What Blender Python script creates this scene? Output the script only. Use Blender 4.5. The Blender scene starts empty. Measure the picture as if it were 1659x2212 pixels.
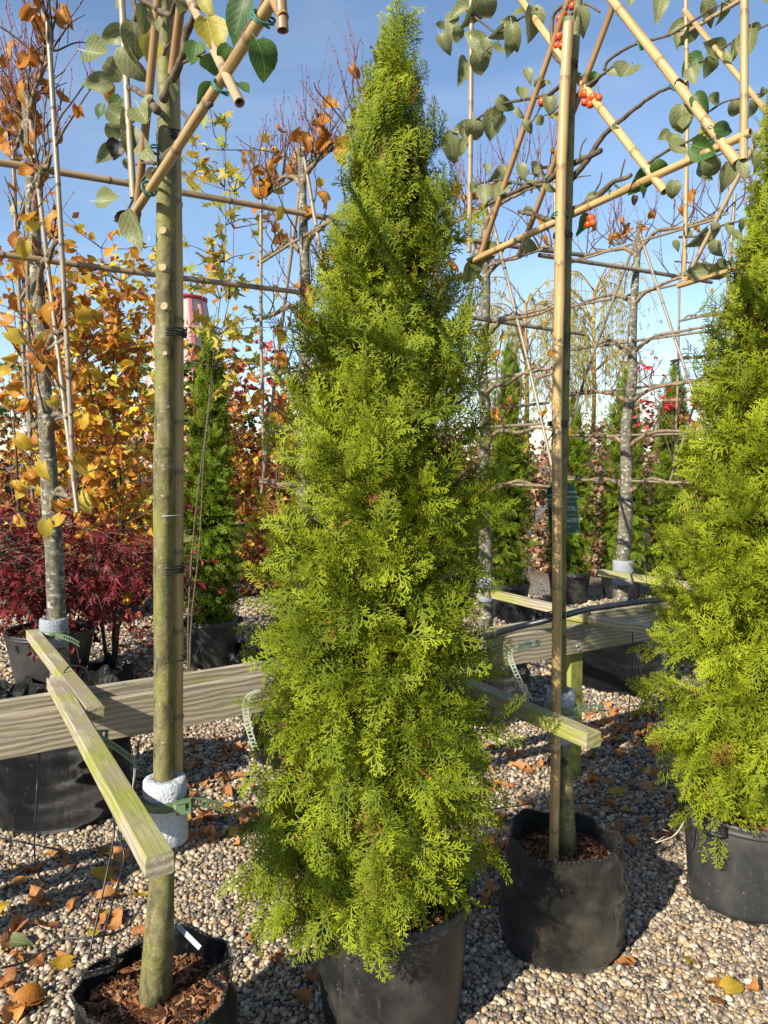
import bpy, math, random
import numpy as np
from mathutils import Vector, Matrix, noise as mnoise
sc = bpy.context.scene
C = sc.collection
RAD = math.radians
rng = np.random.default_rng(7)
random.seed(7)

# ------------------------------------------------------------------ camera
CAM_H, PITCH, FPX = 1.63, RAD(4.0), 1662.0        # eye height, tilt down, focal length in measuring pixels (1659 x 2212)
cd = bpy.data.cameras.new('camera'); cam = bpy.data.objects.new('camera', cd); C.objects.link(cam)
cam.location = (0, 0, CAM_H); cam.rotation_euler = (RAD(90) - PITCH, 0, 0)
cd.sensor_fit = 'VERTICAL'; cd.angle = 2*math.atan(1106/FPX); cd.clip_start = .05; cd.clip_end = 800
sc.camera = cam
# ------------------------------------------------------------------ light
SUN_EL, SUN_AZ = RAD(31), RAD(40)                  # light travels away from camera to the right by SUN_AZ
sdir = Vector((math.sin(SUN_AZ)*math.cos(SUN_EL), math.cos(SUN_AZ)*math.cos(SUN_EL), -math.sin(SUN_EL)))
sl = bpy.data.lights.new('sun', 'SUN'); sl.energy = 5.0; sl.angle = RAD(.53); sl.color = (1, .93, .80)
so = bpy.data.objects.new('sun', sl); C.objects.link(so); so.rotation_euler = sdir.to_track_quat('-Z', 'Y').to_euler(); so.location = (-4, -4, 6)
w = bpy.data.worlds.new('World'); sc.world = w; w.use_nodes = True
nt = w.node_tree; nd = nt.nodes; lk = nt.links
bg = nd['Background']
sky = nd.new('ShaderNodeTexSky'); sky.sky_type = 'NISHITA'; sky.sun_disc = False
sky.sun_elevation = SUN_EL; sky.sun_rotation = RAD(180) + SUN_AZ; sky.air_density = 1.0; sky.dust_density = 0.3; sky.ozone_density = 2.6
tc = nd.new('ShaderNodeTexCoord'); mp = nd.new('ShaderNodeMapping'); mp.inputs['Scale'].default_value = (1.0, 1.0, 3.2); mp.inputs['Rotation'].default_value = (.2, .35, .5)
nz = nd.new('ShaderNodeTexNoise'); nz.inputs['Scale'].default_value = 2.1; nz.inputs['Detail'].default_value = 6; nz.inputs['Roughness'].default_value = .55; nz.inputs['Distortion'].default_value = .6
rp = nd.new('ShaderNodeValToRGB'); rp.color_ramp.elements[0].position = .45; rp.color_ramp.elements[1].position = .85; rp.color_ramp.elements[1].color = (.13, .13, .13, 1)
mx = nd.new('ShaderNodeMix'); mx.data_type = 'RGBA'; mx.inputs['B'].default_value = (8.6, 9.2, 10.0, 1)
lk.new(tc.outputs['Generated'], mp.inputs['Vector']); lk.new(mp.outputs['Vector'], nz.inputs['Vector']); lk.new(nz.outputs['Fac'], rp.inputs['Fac'])
lk.new(rp.outputs['Color'], mx.inputs['Factor']); lk.new(sky.outputs['Color'], mx.inputs['A']); lk.new(mx.outputs['Result'], bg.inputs['Color'])
bg.inputs['Strength'].default_value = .10
vs = sc.view_settings; vs.view_transform = 'Standard'; vs.look = 'None'; vs.exposure = .92; vs.gamma = 1
sc.render.engine = 'CYCLES'

# ------------------------------------------------------------------ measuring: pixel -> point
def ray(u, v):
    x, y = (u - 829.5)/FPX, -(v - 1106)/FPX
    c, s = math.cos(PITCH), math.sin(PITCH)
    return Vector((x, c + y*s, -s + y*c))
def G(u, v, z=0.0):                                 # on the level at height z
    d = ray(u, v); return d*((z - CAM_H)/d.z) + Vector((0, 0, CAM_H))
def D(u, v, y):                                     # on the upright plane at distance y
    d = ray(u, v); return d*(y/d.y) + Vector((0, 0, CAM_H))
def PL(u, v, p, d):                                 # on the upright plane through p along d
    r = ray(u, v); det = -r.x*d[1] + r.y*d[0]
    s = (-p[0]*d[1] + p[1]*d[0])/det
    return r*s + Vector((0, 0, CAM_H))
RAIL = Vector((.850, .526, 0)).normalized()         # the rack and every row of trees run this way
PERP = Vector((RAIL.y, -RAIL.x, 0))                 # each trained frame stands across its row

# ------------------------------------------------------------------ mesh building
class MB:
    def __init__(s): s.V = []; s.F = []; s.c = []; s.l = []; s.n = 0
    def add(s, V, F, col=(1, 1, 1), luv=None):
        V = np.asarray(V, float).reshape(-1, 3); col = np.asarray(col, float)
        s.c.append(np.broadcast_to(col, V.shape) if col.ndim == 1 else col)
        s.l.append(np.zeros_like(V) if luv is None else luv)
        for f in (F if isinstance(F, list) and len(F) and isinstance(F[0], np.ndarray) else [np.asarray(F)]):
            if len(f): s.F.append(f + s.n)
        s.V.append(V); s.n += len(V); return s
    def mesh(s, name, mat, origin=(0, 0, 0), smooth=True):
        V = np.concatenate(s.V) - np.asarray(origin, float); me = bpy.data.meshes.new(name)
        me.vertices.add(len(V)); me.vertices.foreach_set('co', V.astype(np.float32).ravel())
        idx = np.concatenate([f.ravel() for f in s.F]).astype(np.int32)
        cnt = np.concatenate([np.full(len(f), f.shape[1], np.int32) for f in s.F])
        st = np.concatenate([[0], np.cumsum(cnt)[:-1]]).astype(np.int32)
        me.loops.add(len(idx)); me.loops.foreach_set('vertex_index', idx)
        me.polygons.add(len(cnt)); me.polygons.foreach_set('loop_start', st); me.polygons.foreach_set('loop_total', cnt)
        me.polygons.foreach_set('use_smooth', np.full(len(cnt), smooth))
        me.update(calc_edges=True); me.validate()
        a = me.attributes.new('Col', 'FLOAT_COLOR', 'POINT'); cc = np.ones((len(V), 4), np.float32); cc[:, :3] = np.concatenate(s.c)
        a.data.foreach_set('color', cc.ravel())
        a = me.attributes.new('luv', 'FLOAT_VECTOR', 'POINT'); a.data.foreach_set('vector', np.concatenate(s.l).astype(np.float32).ravel())
        me.materials.append(mat); return me
    def build(s, name, mat, parent=None, smooth=True, kind=None, origin=None):
        o0 = origin if origin is not None else (wloc(parent) if parent else (0, 0, 0))
        o = bpy.data.objects.new(name, s.mesh(name, mat, o0, smooth)); C.objects.link(o)
        if parent: o.parent = parent; o.location = Vector(o0) - Vector(wloc(parent))
        else: o.location = o0
        if kind: o['kind'] = kind
        return o
def wloc(o):
    v = Vector((0, 0, 0))
    while o: v += o.location; o = o.parent
    return v
def tag(o, label, cat, group=None, kind=None):
    o['label'] = label; o['category'] = cat
    if group: o['group'] = group
    if kind: o['kind'] = kind
    return o
def thing(name, label, cat, loc=(0, 0, 0), group=None):
    o = bpy.data.objects.new(name, None); C.objects.link(o); o.location = loc; o.empty_display_size = .05
    return tag(o, label, cat, group)
def put(name, me, parent, loc, rot=None, scale=1.0):
    o = bpy.data.objects.new(name, me); C.objects.link(o); o.parent = parent
    o.location = Vector(loc) - (wloc(parent) if parent else Vector((0, 0, 0)))
    if rot is not None: o.rotation_mode = 'QUATERNION'; o.rotation_quaternion = rot.to_quaternion()
    o.scale = (scale,)*3 if not hasattr(scale, '__len__') else scale
    return o
def grid_faces(nr, nc, wrap=True):
    i = np.arange(nr - 1)[:, None]; m = nc if wrap else nc - 1; j = np.arange(m)[None, :]
    a = i*nc + j; b = i*nc + (j + 1) % nc
    return np.stack([a, b, b + nc, a + nc], -1).reshape(-1, 4)
def smoothpath(P, n):                                # Catmull-Rom through the points
    P = [np.asarray(p, float) for p in P]
    if len(P) < 3: return np.array([P[0] + (P[-1] - P[0])*t for t in np.linspace(0, 1, n)])
    Q = [2*P[0] - P[1]] + P + [2*P[-1] - P[-2]]; out = []
    for t in np.linspace(0, len(P) - 1 - 1e-6, n):
        i = int(t); f = t - i; a, b, c, d = Q[i:i + 4]
        out.append(.5*(2*b + (c - a)*f + (2*a - 5*b + 4*c - d)*f*f + (3*b - a - 3*c + d)*f**3))
    return np.array(out)
def tube(mb, P, R, n=8, col=(1, 1, 1), caps=True):
    P = np.asarray(P, float); k = len(P); R = np.broadcast_to(np.asarray(R, float), (k,)) if np.ndim(R) else np.full(k, R)
    T = np.gradient(P, axis=0); T /= np.linalg.norm(T, axis=1)[:, None] + 1e-12
    up = np.array([0, 0, 1.]) if abs(T[0, 2]) < .9 else np.array([1., 0, 0])
    A = np.cross(T[0], up); A /= np.linalg.norm(A); th = np.linspace(0, 2*np.pi, n, endpoint=False); rows = []
    for i in range(k):
        A = A - T[i]*A.dot(T[i]); A /= np.linalg.norm(A) + 1e-12; B = np.cross(T[i], A)
        rows.append(P[i] + R[i]*(np.cos(th)[:, None]*A + np.sin(th)[:, None]*B))
    V = np.concatenate(rows); s = np.concatenate([[0], np.cumsum(np.linalg.norm(np.diff(P, axis=0), axis=1))])
    L = np.stack([np.tile(np.cos(th), k)*np.repeat(R, n), np.tile(np.sin(th), k)*np.repeat(R, n), np.repeat(s, n)], -1)
    c = np.asarray(col, float)
    if c.ndim == 2: c = np.repeat(c, n, 0)
    F = [grid_faces(k, n)]
    if caps: F += [np.arange(n)[::-1][None, :], (np.arange(n) + (k - 1)*n)[None, :]]
    return mb.add(V, F, c, L)
def lathe(mb, prof, c=(0, 0), n=40, col=(1, 1, 1), wob=None, closed=False):
    th = np.linspace(0, 2*np.pi, n, endpoint=False); V = []
    for i, (r, z) in enumerate(prof):
        dr = np.zeros(n); dz = np.zeros(n)
        if wob: dr, dz = wob(th, r, z, i)
        V.append(np.stack([c[0] + (r + dr)*np.cos(th), c[1] + (r + dr)*np.sin(th), z + dz], -1))
    L = np.stack([np.tile(np.cos(th), len(prof)), np.tile(np.sin(th), len(prof)), np.repeat([p[1] for p in prof], n)], -1)
    F = [grid_faces(len(prof), n)]
    if closed: F += [np.arange(n)[::-1][None, :], (np.arange(n) + (len(prof) - 1)*n)[None, :]]
    return mb.add(np.concatenate(V), F, col, L)
BOXF = np.array([[0, 1, 3, 2], [4, 6, 7, 5], [0, 4, 5, 1], [2, 3, 7, 6], [0, 2, 6, 4], [1, 5, 7, 3]])
def box(mb, c, ax, ay, az, col=(1, 1, 1)):           # centre and three half-axis vectors
    c, ax, ay, az = (np.asarray(q, float) for q in (c, ax, ay, az))
    V = [c + i*ax + j*ay + k*az for i in (-1, 1) for j in (-1, 1) for k in (-1, 1)]
    return mb.add(V, BOXF, col)
def frame(y, z):                                     # rotation whose Y runs along y and Z near z
    y = Vector(y).normalized(); x = y.cross(Vector(z))
    if x.length < 1e-5: x = y.cross(Vector((.3, .5, .8)))
    x.normalize(); return Matrix((x, y, x.cross(y))).transposed()
def rv(a=1.0): return Vector(rng.normal(0, a, 3))

# ------------------------------------------------------------------ materials
class NT:
    def __init__(s, name):
        s.m = bpy.data.materials.new(name); s.m.use_nodes = True; s.t = s.m.node_tree; s.n = s.t.nodes; s.p = s.n['Principled BSDF']
    def set(s, sock, v):
        if hasattr(v, 'links'): s.t.links.new(v, sock)
        elif isinstance(v, (tuple, list)) and len(v) == 3 and sock.type == 'RGBA': sock.default_value = (*v, 1)
        else: sock.default_value = v
    def new(s, t, **kw):
        q = s.n.new(t)
        for k, v in kw.items(): setattr(q, k, v)
        return q
    def attr(s, name, out='Color', typ='GEOMETRY'): return s.new('ShaderNodeAttribute', attribute_name=name, attribute_type=typ).outputs[out]
    def coord(s, k='Object'): return s.new('ShaderNodeTexCoord').outputs[k]
    def mapv(s, v, sc=(1, 1, 1)):
        q = s.new('ShaderNodeMapping'); s.set(q.inputs['Vector'], v); q.inputs['Scale'].default_value = sc; return q.outputs[0]
    def noise(s, v, sc=5, det=4, ro=.55, dist=0):
        q = s.new('ShaderNodeTexNoise'); s.set(q.inputs['Vector'], v); q.inputs['Scale'].default_value = sc; q.inputs['Detail'].default_value = det
        q.inputs['Roughness'].default_value = ro; q.inputs['Distortion'].default_value = dist; return q.outputs['Fac']
    def vor(s, v, sc=5, feat='F1', out='Distance', rand=1):
        q = s.new('ShaderNodeTexVoronoi', feature=feat); s.set(q.inputs['Vector'], v); q.inputs['Scale'].default_value = sc; q.inputs['Randomness'].default_value = rand; return q.outputs[out]
    def wave(s, v, sc=5, dist=2, det=2, dsc=1, d='X'):
        q = s.new('ShaderNodeTexWave', bands_direction=d); s.set(q.inputs['Vector'], v); q.inputs['Scale'].default_value = sc
        q.inputs['Distortion'].default_value = dist; q.inputs['Detail'].default_value = det; q.inputs['Detail Scale'].default_value = dsc; return q.outputs['Fac']
    def ramp(s, f, stops, interp='LINEAR'):
        q = s.new('ShaderNodeValToRGB'); e = q.color_ramp.elements; q.color_ramp.interpolation = interp
        while len(e) < len(stops): e.new(.5)
        for x, (p, c) in zip(e, stops): x.position = p; x.color = (*c, 1) if hasattr(c, '__len__') else (c, c, c, 1)
        s.set(q.inputs['Fac'], f); return q.outputs['Color']
    def mix(s, a, b, f, mode='MIX'):
        q = s.new('ShaderNodeMix', data_type='RGBA', blend_type=mode); s.set(q.inputs['Factor'], f); s.set(q.inputs['A'], a); s.set(q.inputs['B'], b); return q.outputs['Result']
    def math(s, op, a, b=0.0):
        q = s.new('ShaderNodeMath', operation=op); s.set(q.inputs[0], a); s.set(q.inputs[1], b); return q.outputs[0]
    def sep(s, v):
        q = s.new('ShaderNodeSeparateXYZ'); s.set(q.inputs[0], v); return q.outputs
    def rand(s): return s.new('ShaderNodeObjectInfo').outputs['Random']
    def bump(s, h, st=.3, dist=.01):
        q = s.new('ShaderNodeBump'); q.inputs['Strength'].default_value = st; q.inputs['Distance'].default_value = dist; s.set(q.inputs['Height'], h); s.set(s.p.inputs['Normal'], q.outputs[0]); return s
    def out(s, col, rough=.6, spec=.4, trans=None, tw=.3, metal=0):
        s.set(s.p.inputs['Base Color'], col); s.set(s.p.inputs['Roughness'], rough); s.p.inputs['Specular IOR Level'].default_value = spec; s.p.inputs['Metallic'].default_value = metal
        if trans is not None:
            t = s.new('ShaderNodeBsdfTranslucent'); s.set(t.inputs['Color'], trans); a = s.new('ShaderNodeMixShader'); a.inputs[0].default_value = tw
            o = s.n['Material Output']; s.t.links.new(s.p.outputs[0], a.inputs[1]); s.t.links.new(t.outputs[0], a.inputs[2]); s.t.links.new(a.outputs[0], o.inputs[0])
        return s.m
MT = {}
def m_flat(name, col, rough=.6, spec=.4, var=.25, sc=30, bump=0):
    n = NT(name); f = n.noise(n.coord(), sc, 4); c = n.mix(tuple(x*(1 - var) for x in col), tuple(min(1, x*(1 + var)) for x in col), f)
    
    if bump: n.bump(f, bump, .01)
    MT[name] = n.out(c, rough, spec)
n = NT('thuja'); a = n.attr('Col'); MT['thuja'] = n.out(a, .6, .16, n.mix(a, (1.15, 1.05, .3), 1, 'MULTIPLY'), .26)
n = NT('foliage'); a = n.attr('Col'); MT['foliage'] = n.out(a, .55, .3, a, .35)
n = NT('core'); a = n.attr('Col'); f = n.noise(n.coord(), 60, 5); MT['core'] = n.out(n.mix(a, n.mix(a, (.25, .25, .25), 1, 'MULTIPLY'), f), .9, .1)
def m_leaf(name, cols, vein, tw=.35, spots=None, rough=.5, spec=.35):
    n = NT(name); r = n.rand(); base = n.ramp(r, [(i/(len(cols) - 1), c) for i, c in enumerate(cols)])
    uvw = n.attr('luv', 'Vector'); x, y, _ = n.sep(uvw)
    ax = n.math('ABSOLUTE', x); k = n.math('SUBTRACT', n.math('MULTIPLY', y, 7.0), n.math('MULTIPLY', ax, 2.6)); fr = n.math('FRACT', k)
    side = n.math('LESS_THAN', n.math('ABSOLUTE', n.math('SUBTRACT', fr, .5)), .09); mid = n.math('LESS_THAN', ax, .055)
    v = n.math('MULTIPLY', n.math('MAXIMUM', n.math('MULTIPLY', side, .55), mid), .75)
    q = n.noise(n.coord(), 22, 4); c = n.mix(base, n.mix(base, (.55, .50, .40), 1, 'MULTIPLY'), n.ramp(q, [(.42, 0), (.7, 1)]))
    if spots: c = n.mix(c, spots, n.ramp(n.noise(n.coord(), 60, 2), [(.60, 0), (.70, .8)]))
    c = n.mix(c, vein, v); n.bump(n.math('ADD', fr, mid), .35, .002); MT[name] = n.out(c, rough, spec, c, tw)
m_leaf('apple_leaf_pale', [(.19, .215, .085), (.235, .25, .115), (.155, .185, .065), (.21, .23, .09)], (.31, .32, .16), .30, (.10, .09, .04))
m_leaf('apple_leaf_green', [(.055, .12, .025), (.075, .15, .03), (.045, .095, .035)], (.14, .22, .06), .3)
m_leaf('apple_leaf_yellow', [(.42, .36, .05), (.28, .30, .05), (.50, .40, .06)], (.45, .40, .12), .35, (.25, .12, .03))
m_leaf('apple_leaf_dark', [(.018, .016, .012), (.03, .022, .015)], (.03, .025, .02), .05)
m_leaf('linden_orange', [(.56, .23, .03), (.44, .15, .025), (.64, .31, .035), (.36, .12, .025), (.58, .25, .03)], (.60, .30, .07), .42, (.16, .06, .02))
m_leaf('linden_yellow', [(.66, .44, .03), (.60, .36, .03), (.58, .46, .06), (.68, .42, .03)], (.70, .50, .10), .45, (.38, .17, .03))
m_leaf('maple_yellow', [(.45, .44, .05), (.62, .44, .04), (.35, .40, .05), (.60, .36, .03)], (.55, .50, .10), .45)
m_leaf('maple_red', [(.14, .012, .02), (.20, .017, .022), (.09, .009, .015), (.27, .025, .025)], (.22, .03, .03), .35)
m_leaf('dry_leaf', [(.46, .18, .05), (.34, .12, .035), (.56, .26, .07), (.22, .085, .035), (.50, .20, .05), (.38, .21, .10)], (.46, .25, .10), .15, (.12, .05, .02), .6, .3)
n = NT('bark_olive'); o = n.attr('luv', 'Vector'); f = n.noise(n.mapv(o, (1, 1, .5)), 38, 6, .62, .5)
c = n.ramp(f, [(.30, (.030, .024, .013)), (.41, (.088, .075, .032)), (.55, (.15, .132, .058)), (.70, (.235, .195, .105))])
c = n.mix(c, (.175, .175, .032), n.ramp(n.noise(o, 7, 5, .6), [(.47, 0), (.62, .8)])); f2 = n.noise(n.mapv(o, (1, 1, 2.6)), 42, 4)
c = n.mix(c, (.045, .040, .022), n.ramp(f2, [(.60, 0), (.74, .75)])); c = n.mix(c, (.40, .38, .27), n.ramp(n.noise(o, 120, 3), [(.64, 0), (.70, .6)]))
n.bump(n.math('ADD', f, n.math('MULTIPLY', f2, .6)), .55, .006); MT['bark_olive'] = n.out(c, .62, .3)
n = NT('bark_lichen'); o = n.attr('luv', 'Vector'); f = n.noise(n.mapv(o, (1, 1, .7)), 34, 6, .6)
c = n.ramp(f, [(.3, (.05, .042, .03)), (.5, (.115, .10, .072)), (.7, (.18, .16, .12))]); li = n.noise(n.mapv(o, (1, 1, 1.7)), 30, 5, .62)
c = n.mix(c, (.40, .39, .33), n.ramp(li, [(.54, 0), (.61, .8)])); c = n.mix(c, (.16, .17, .07), n.ramp(n.noise(o, 7, 3), [(.52, 0), (.7, .6)]))
n.bump(n.math('ADD', f, li), .5, .006); MT['bark_lichen'] = n.out(c, .8, .2)
n = NT('twig_brown'); f = n.noise(n.coord(), 45, 4); MT['twig_brown'] = n.out(n.mix(n.ramp(f, [(.3, (.045, .032, .022)), (.7, (.14, .105, .07))]), n.attr('Col'), 1, 'MULTIPLY'), .7, .3)
n = NT('shoot_red'); MT['shoot_red'] = n.out(n.attr('Col'), .45, .4)
n = NT('bamboo'); o = n.attr('luv', 'Vector'); f = n.noise(n.mapv(o, (280, 280, 1.6)), 3, 5, .6); g = n.noise(n.mapv(o, (30, 30, 1)), 3.2, 4)
c = n.mix(n.ramp(f, [(.3, (.72, .66, .55)), (.55, (1, 1, 1)), (.75, (1.1, 1.08, 1.0))]), n.attr('Col'), 1, 'MULTIPLY'); c = n.mix(c, n.mix(c, (.62, .52, .42), 1, 'MULTIPLY'), n.ramp(g, [(.46, 0), (.66, .8)]))
n.bump(f, .12, .002); MT['bamboo'] = n.out(c, .38, .45)
n = NT('wood'); o = n.coord(); r = n.rand(); off = n.new('ShaderNodeVectorMath', operation='ADD'); n.set(off.inputs[0], o); cb = n.new('ShaderNodeCombineXYZ'); n.set(cb.inputs[0], n.math('MULTIPLY', r, 17.0)); n.set(cb.inputs[2], n.math('MULTIPLY', r, 3.0)); n.set(off.inputs[1], cb.outputs[0]); o = off.outputs[0]
gr = n.wave(n.mapv(o, (.28, 1, 1)), 16, 6.5, 3, .9, 'Z'); fi = n.noise(n.mapv(o, (2, 60, 60)), 3, 4, .6)
c = n.ramp(gr, [(.12, (.27, .21, .13)), (.4, (.36, .30, .20)), (.9, (.41, .35, .24))]); c = n.mix(c, (.23, .21, .17), n.ramp(fi, [(.42, 0), (.66, .8)]))
al = n.noise(n.mapv(o, (1.1, 3, 3)), 2.6, 5, .65); c = n.mix(c, (.235, .245, .04), n.ramp(n.math('ADD', al, n.math('MULTIPLY', n.sep(n.attr('Col', 'Vector'))[0], .22)), [(.56, 0), (.74, .88)]))
c = n.mix(c, (.05, .05, .035), n.ramp(n.noise(n.mapv(o, (1, 2, 2)), 9, 5, .7), [(.60, 0), (.76, .8)])); n.bump(n.math('ADD', gr, fi), .35, .004); MT['wood'] = n.out(c, .75, .25)
n = NT('pot_plastic'); o = n.coord(); f = n.noise(o, 6, 6, .65); g = n.noise(n.mapv(o, (30, 30, 4)), 2, 4); sp = n.noise(o, 85, 2)
c = n.mix(n.attr('Col'), (.10, .09, .075), n.ramp(f, [(.45, 0), (.74, .5)])); c = n.mix(c, (.20, .18, .15), n.ramp(sp, [(.69, 0), (.74, .7)])); c = n.mix(c, (.11, .10, .09), n.ramp(g, [(.6, 0), (.75, .35)]))
n.bump(n.noise(o, 140, 2), .08, .002); MT['pot_plastic'] = n.out(c, n.math('ADD', .30, n.math('MULTIPLY', f, .3)), .45)
n = NT('bag_fabric'); o = n.coord(); f = n.noise(o, 5, 6, .62); wv = n.math('ADD', n.wave(o, 190, .6, 1, 1, 'Z'), n.wave(n.attr('luv', 'Vector'), 24, .6, 1, 1, 'X')); wr = n.noise(n.mapv(o, (3, 3, 9)), 5, 5, .6, .6)
c = n.mix(n.attr('Col'), (.17, .145, .105), n.math('MULTIPLY', n.ramp(f, [(.42, 0), (.72, .85)]), n.sep(n.attr('luv', 'Vector'))[2])) if False else n.mix(n.attr('Col'), (.19, .16, .115), n.ramp(f, [(.42, 0), (.66, .8)]))
c = n.mix(c, (.18, .15, .11), n.ramp(n.noise(o, 46, 3), [(.63, 0), (.72, .6)])); n.bump(n.math('ADD', n.math('MULTIPLY', wv, .12), wr), 1.0, .055); MT['bag_fabric'] = n.out(c, n.math('ADD', .12, n.math('MULTIPLY', f, .45)), .7)
MT['bag_dusty'] = MT['bag_fabric'].copy(); MT['bag_dusty'].name = 'bag_dusty'
for q in MT['bag_fabric'].node_tree.nodes:
    if q.type == 'VALTORGB' and abs(q.color_ramp.elements[1].position - .66) < 1e-3: q.color_ramp.elements[0].position = .56; q.color_ramp.elements[1].position = .85; q.color_ramp.elements[1].color = (.35, .35, .35, 1)
n = NT('soil'); o = n.coord(); f = n.noise(o, 40, 6, .7); MT['soil'] = n.bump(f, .9, .02).out(n.ramp(f, [(.3, (.02, .011, .007)), (.55, (.085, .035, .016)), (.75, (.19, .08, .035))]), .9, .15)
n = NT('chips'); MT['chips'] = n.out(n.attr('Col'), .8, .2)
n = NT('ground'); o = n.coord(); d = n.vor(o, 52); cl = n.vor(o, 52, out='Color'); big = n.noise(o, .8, 4)
h = n.sep(cl)[0]; c = n.ramp(h, [(0, (.10, .085, .07)), (.2, (.30, .26, .21)), (.4, (.20, .185, .17)), (.6, (.42, .35, .26)), (.8, (.30, .24, .18)), (1, (.52, .48, .42))]); c = n.mix(c, (.02, .017, .014), n.ramp(d, [(.40, 0), (.75, .9)]))
c = n.mix(c, n.mix(c, (.62, .55, .5), 1, 'MULTIPLY'), n.ramp(big, [(.4, 0), (.65, 1)])); n.bump(n.math('SUBTRACT', 1, d), .9, .012); MT['ground'] = n.out(c, .75, .3)
n = NT('pebble'); pc = n.attr('pcol', 'Color', 'INSTANCER'); f = n.noise(n.coord(), 160, 4); MT['pebble'] = n.out(n.mix(pc, n.mix(pc, (.55, .5, .45), 1, 'MULTIPLY'), n.ramp(f, [(.4, 0), (.7, 1)])), .5, .4)
m_flat('foam', (.26, .28, .30), .8, .2, .3, 130, .8); m_flat('foam_white', (.44, .455, .47), .8, .2, .35, 130, .8)
m_flat('strap_green', (.085, .135, .065), .42, .45, .1, 50); m_flat('strap_pale', (.36, .42, .29), .45, .45, .1, 50)
m_flat('rubber', (.012, .012, .013), .42, .5, .2, 40); m_flat('hose', (.016, .018, .020), .38, .5, .3, 20); m_flat('wire', (.35, .34, .32), .35, .5, .1, 20)
m_flat('twine', (.03, .13, .085), .5, .4, .2, 40); m_flat('paper', (.34, .36, .39), .6, .3, .06, 30); m_flat('tag_dark', (.004, .040, .030), .35, .5, .08, 20)
m_flat('tag_edge', (.02, .20, .05), .4, .5, .08, 20); m_flat('tag_text', (.55, .60, .55), .5, .3, .02, 20); m_flat('steel', (.4, .4, .4), .35, .5, .1, 30)
m_flat('cut_wood', (.34, .25, .14), .8, .2, .35, 70); m_flat('dark_hole', (.02, .016, .012), .9, .1, .2, 40); m_flat('bone_twig', (.46, .38, .26), .7, .2, .2, 60)
n = NT('fruit'); f = n.noise(n.coord(), 55, 3); a = n.attr('Col'); MT['fruit'] = n.out(n.mix(a, n.mix(a, (.9, .55, .4), 1, 'MULTIPLY'), f), .28, .5)
n = NT('silo'); a = n.attr('Col'); f = n.noise(n.coord(), 2, 5); MT['silo'] = n.out(n.mix(a, n.mix(a, (.75, .72, .70), 1, 'MULTIPLY'), f), .55, .4)

# ================================================================== ground
mb = MB(); S = 300.0
mb.add([(-S, -S, 0), (S, -S, 0), (S, S, 0), (-S, S, 0)], np.array([[0, 1, 2, 3]]))
g = mb.build('gravel_ground', MT['ground'], smooth=False); g['kind'] = 'structure'; g['label'] = 'pale pebble gravel yard of the plant nursery'

# pots and bags: centre x, y and footprint radius; pebbles keep clear of them
POT_MAIN = (.02, 2.17); BAG_R = (.605, 2.52); BAG_L = (-.565, 1.83); POT_R = (1.34, 2.77)
L1, L2, L3, L4, L5 = [Vector((-1.50, 3.50, 0)) + RAIL*1.26*k for k in (0, 1, 2, 3, 4)]
POT_MID = (-1.36, 6.0); POT_MAPLE = (-2.42, 5.5)
FOOT = [(*POT_MAIN, .18), (*BAG_R, .20), (*BAG_L, .20), (*POT_R, .20), (*POT_MID, .18), (*POT_MAPLE, .25)] + [(q.x, q.y, .27) for q in (L1, L2, L3, L4)]

def clear(x, y):
    k = np.ones(len(x), bool)
    for fx, fy, r in FOOT: k &= (x - fx)**2 + (y - fy)**2 > r*r
    return k
# pebbles: six shapes scattered as instances, each with its own size, turn and colour
pcoll = bpy.data.collections.new('pebble_shapes')
def ico(sub):
    import bmesh
    b = bmesh.new(); bmesh.ops.create_icosphere(b, subdivisions=sub, radius=1); V = np.array([v.co[:] for v in b.verts]); F = np.array([[v.index for v in f.verts] for f in b.faces]); b.free(); return V, F
IV, IF = ico(2)
for k in range(6):
    V = IV.copy(); ph = rng.uniform(0, 6, (3, 3)); s = rng.uniform(.75, 1.25, 3)
    V *= (1 + .10*np.sin(V[:, [0]]*2.1 + ph[0, 0]) + .10*np.sin(V[:, [1]]*2.6 + ph[0, 1]) + .07*np.sin(V[:, [2]]*3.1 + ph[0, 2]))
    V = np.sign(V)*np.abs(V)**.9*s*np.array([1, .8, .62])
    m = MB(); m.add(V, IF); o = bpy.data.objects.new('pebble', m.mesh('pebble', MT['pebble'])); pcoll.objects.link(o)
pts = []
def band(y0, y1, step, size):
    n = int((y1 - y0)/step)
    for yy in np.linspace(y0, y1, n):
        hw = .58*yy + .55; x = np.arange(-hw, hw, step); x = x + rng.uniform(-.45, .45, len(x))*step; y = yy + rng.uniform(-.5, .5, len(x))*step
        pts.append(np.stack([x, y, np.full(len(x), size)], -1))
band(1.35, 3.3, .0135, .0078); band(1.35, 3.3, .026, .0100); band(3.3, 5.2, .020, .0108); band(5.2, 9.0, .034, .0165)
P = np.concatenate(pts); P = P[clear(P[:, 0], P[:, 1])]; N = len(P)
sz = P[:, 2]*np.exp(rng.normal(0, .24, N)); me = bpy.data.meshes.new('gravel'); me.vertices.add(N)
co = np.stack([P[:, 0], P[:, 1], sz*rng.uniform(.15, .75, N)], -1).astype(np.float32); me.vertices.foreach_set('co', co.ravel())
pal = np.array([(.52, .46, .36), (.62, .58, .50), (.46, .36, .23), (.30, .26, .22), (.20, .19, .18), (.10, .095, .09), (.50, .38, .24), (.34, .30, .28), (.27, .20, .15), (.66, .63, .58), (.38, .24, .17)])
pc = pal[rng.choice(len(pal), N, p=[.16, .13, .12, .14, .12, .07, .08, .08, .05, .03, .02])]*rng.uniform(.72, 1.12, (N, 1))*np.array([.86, .79, .69])
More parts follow.
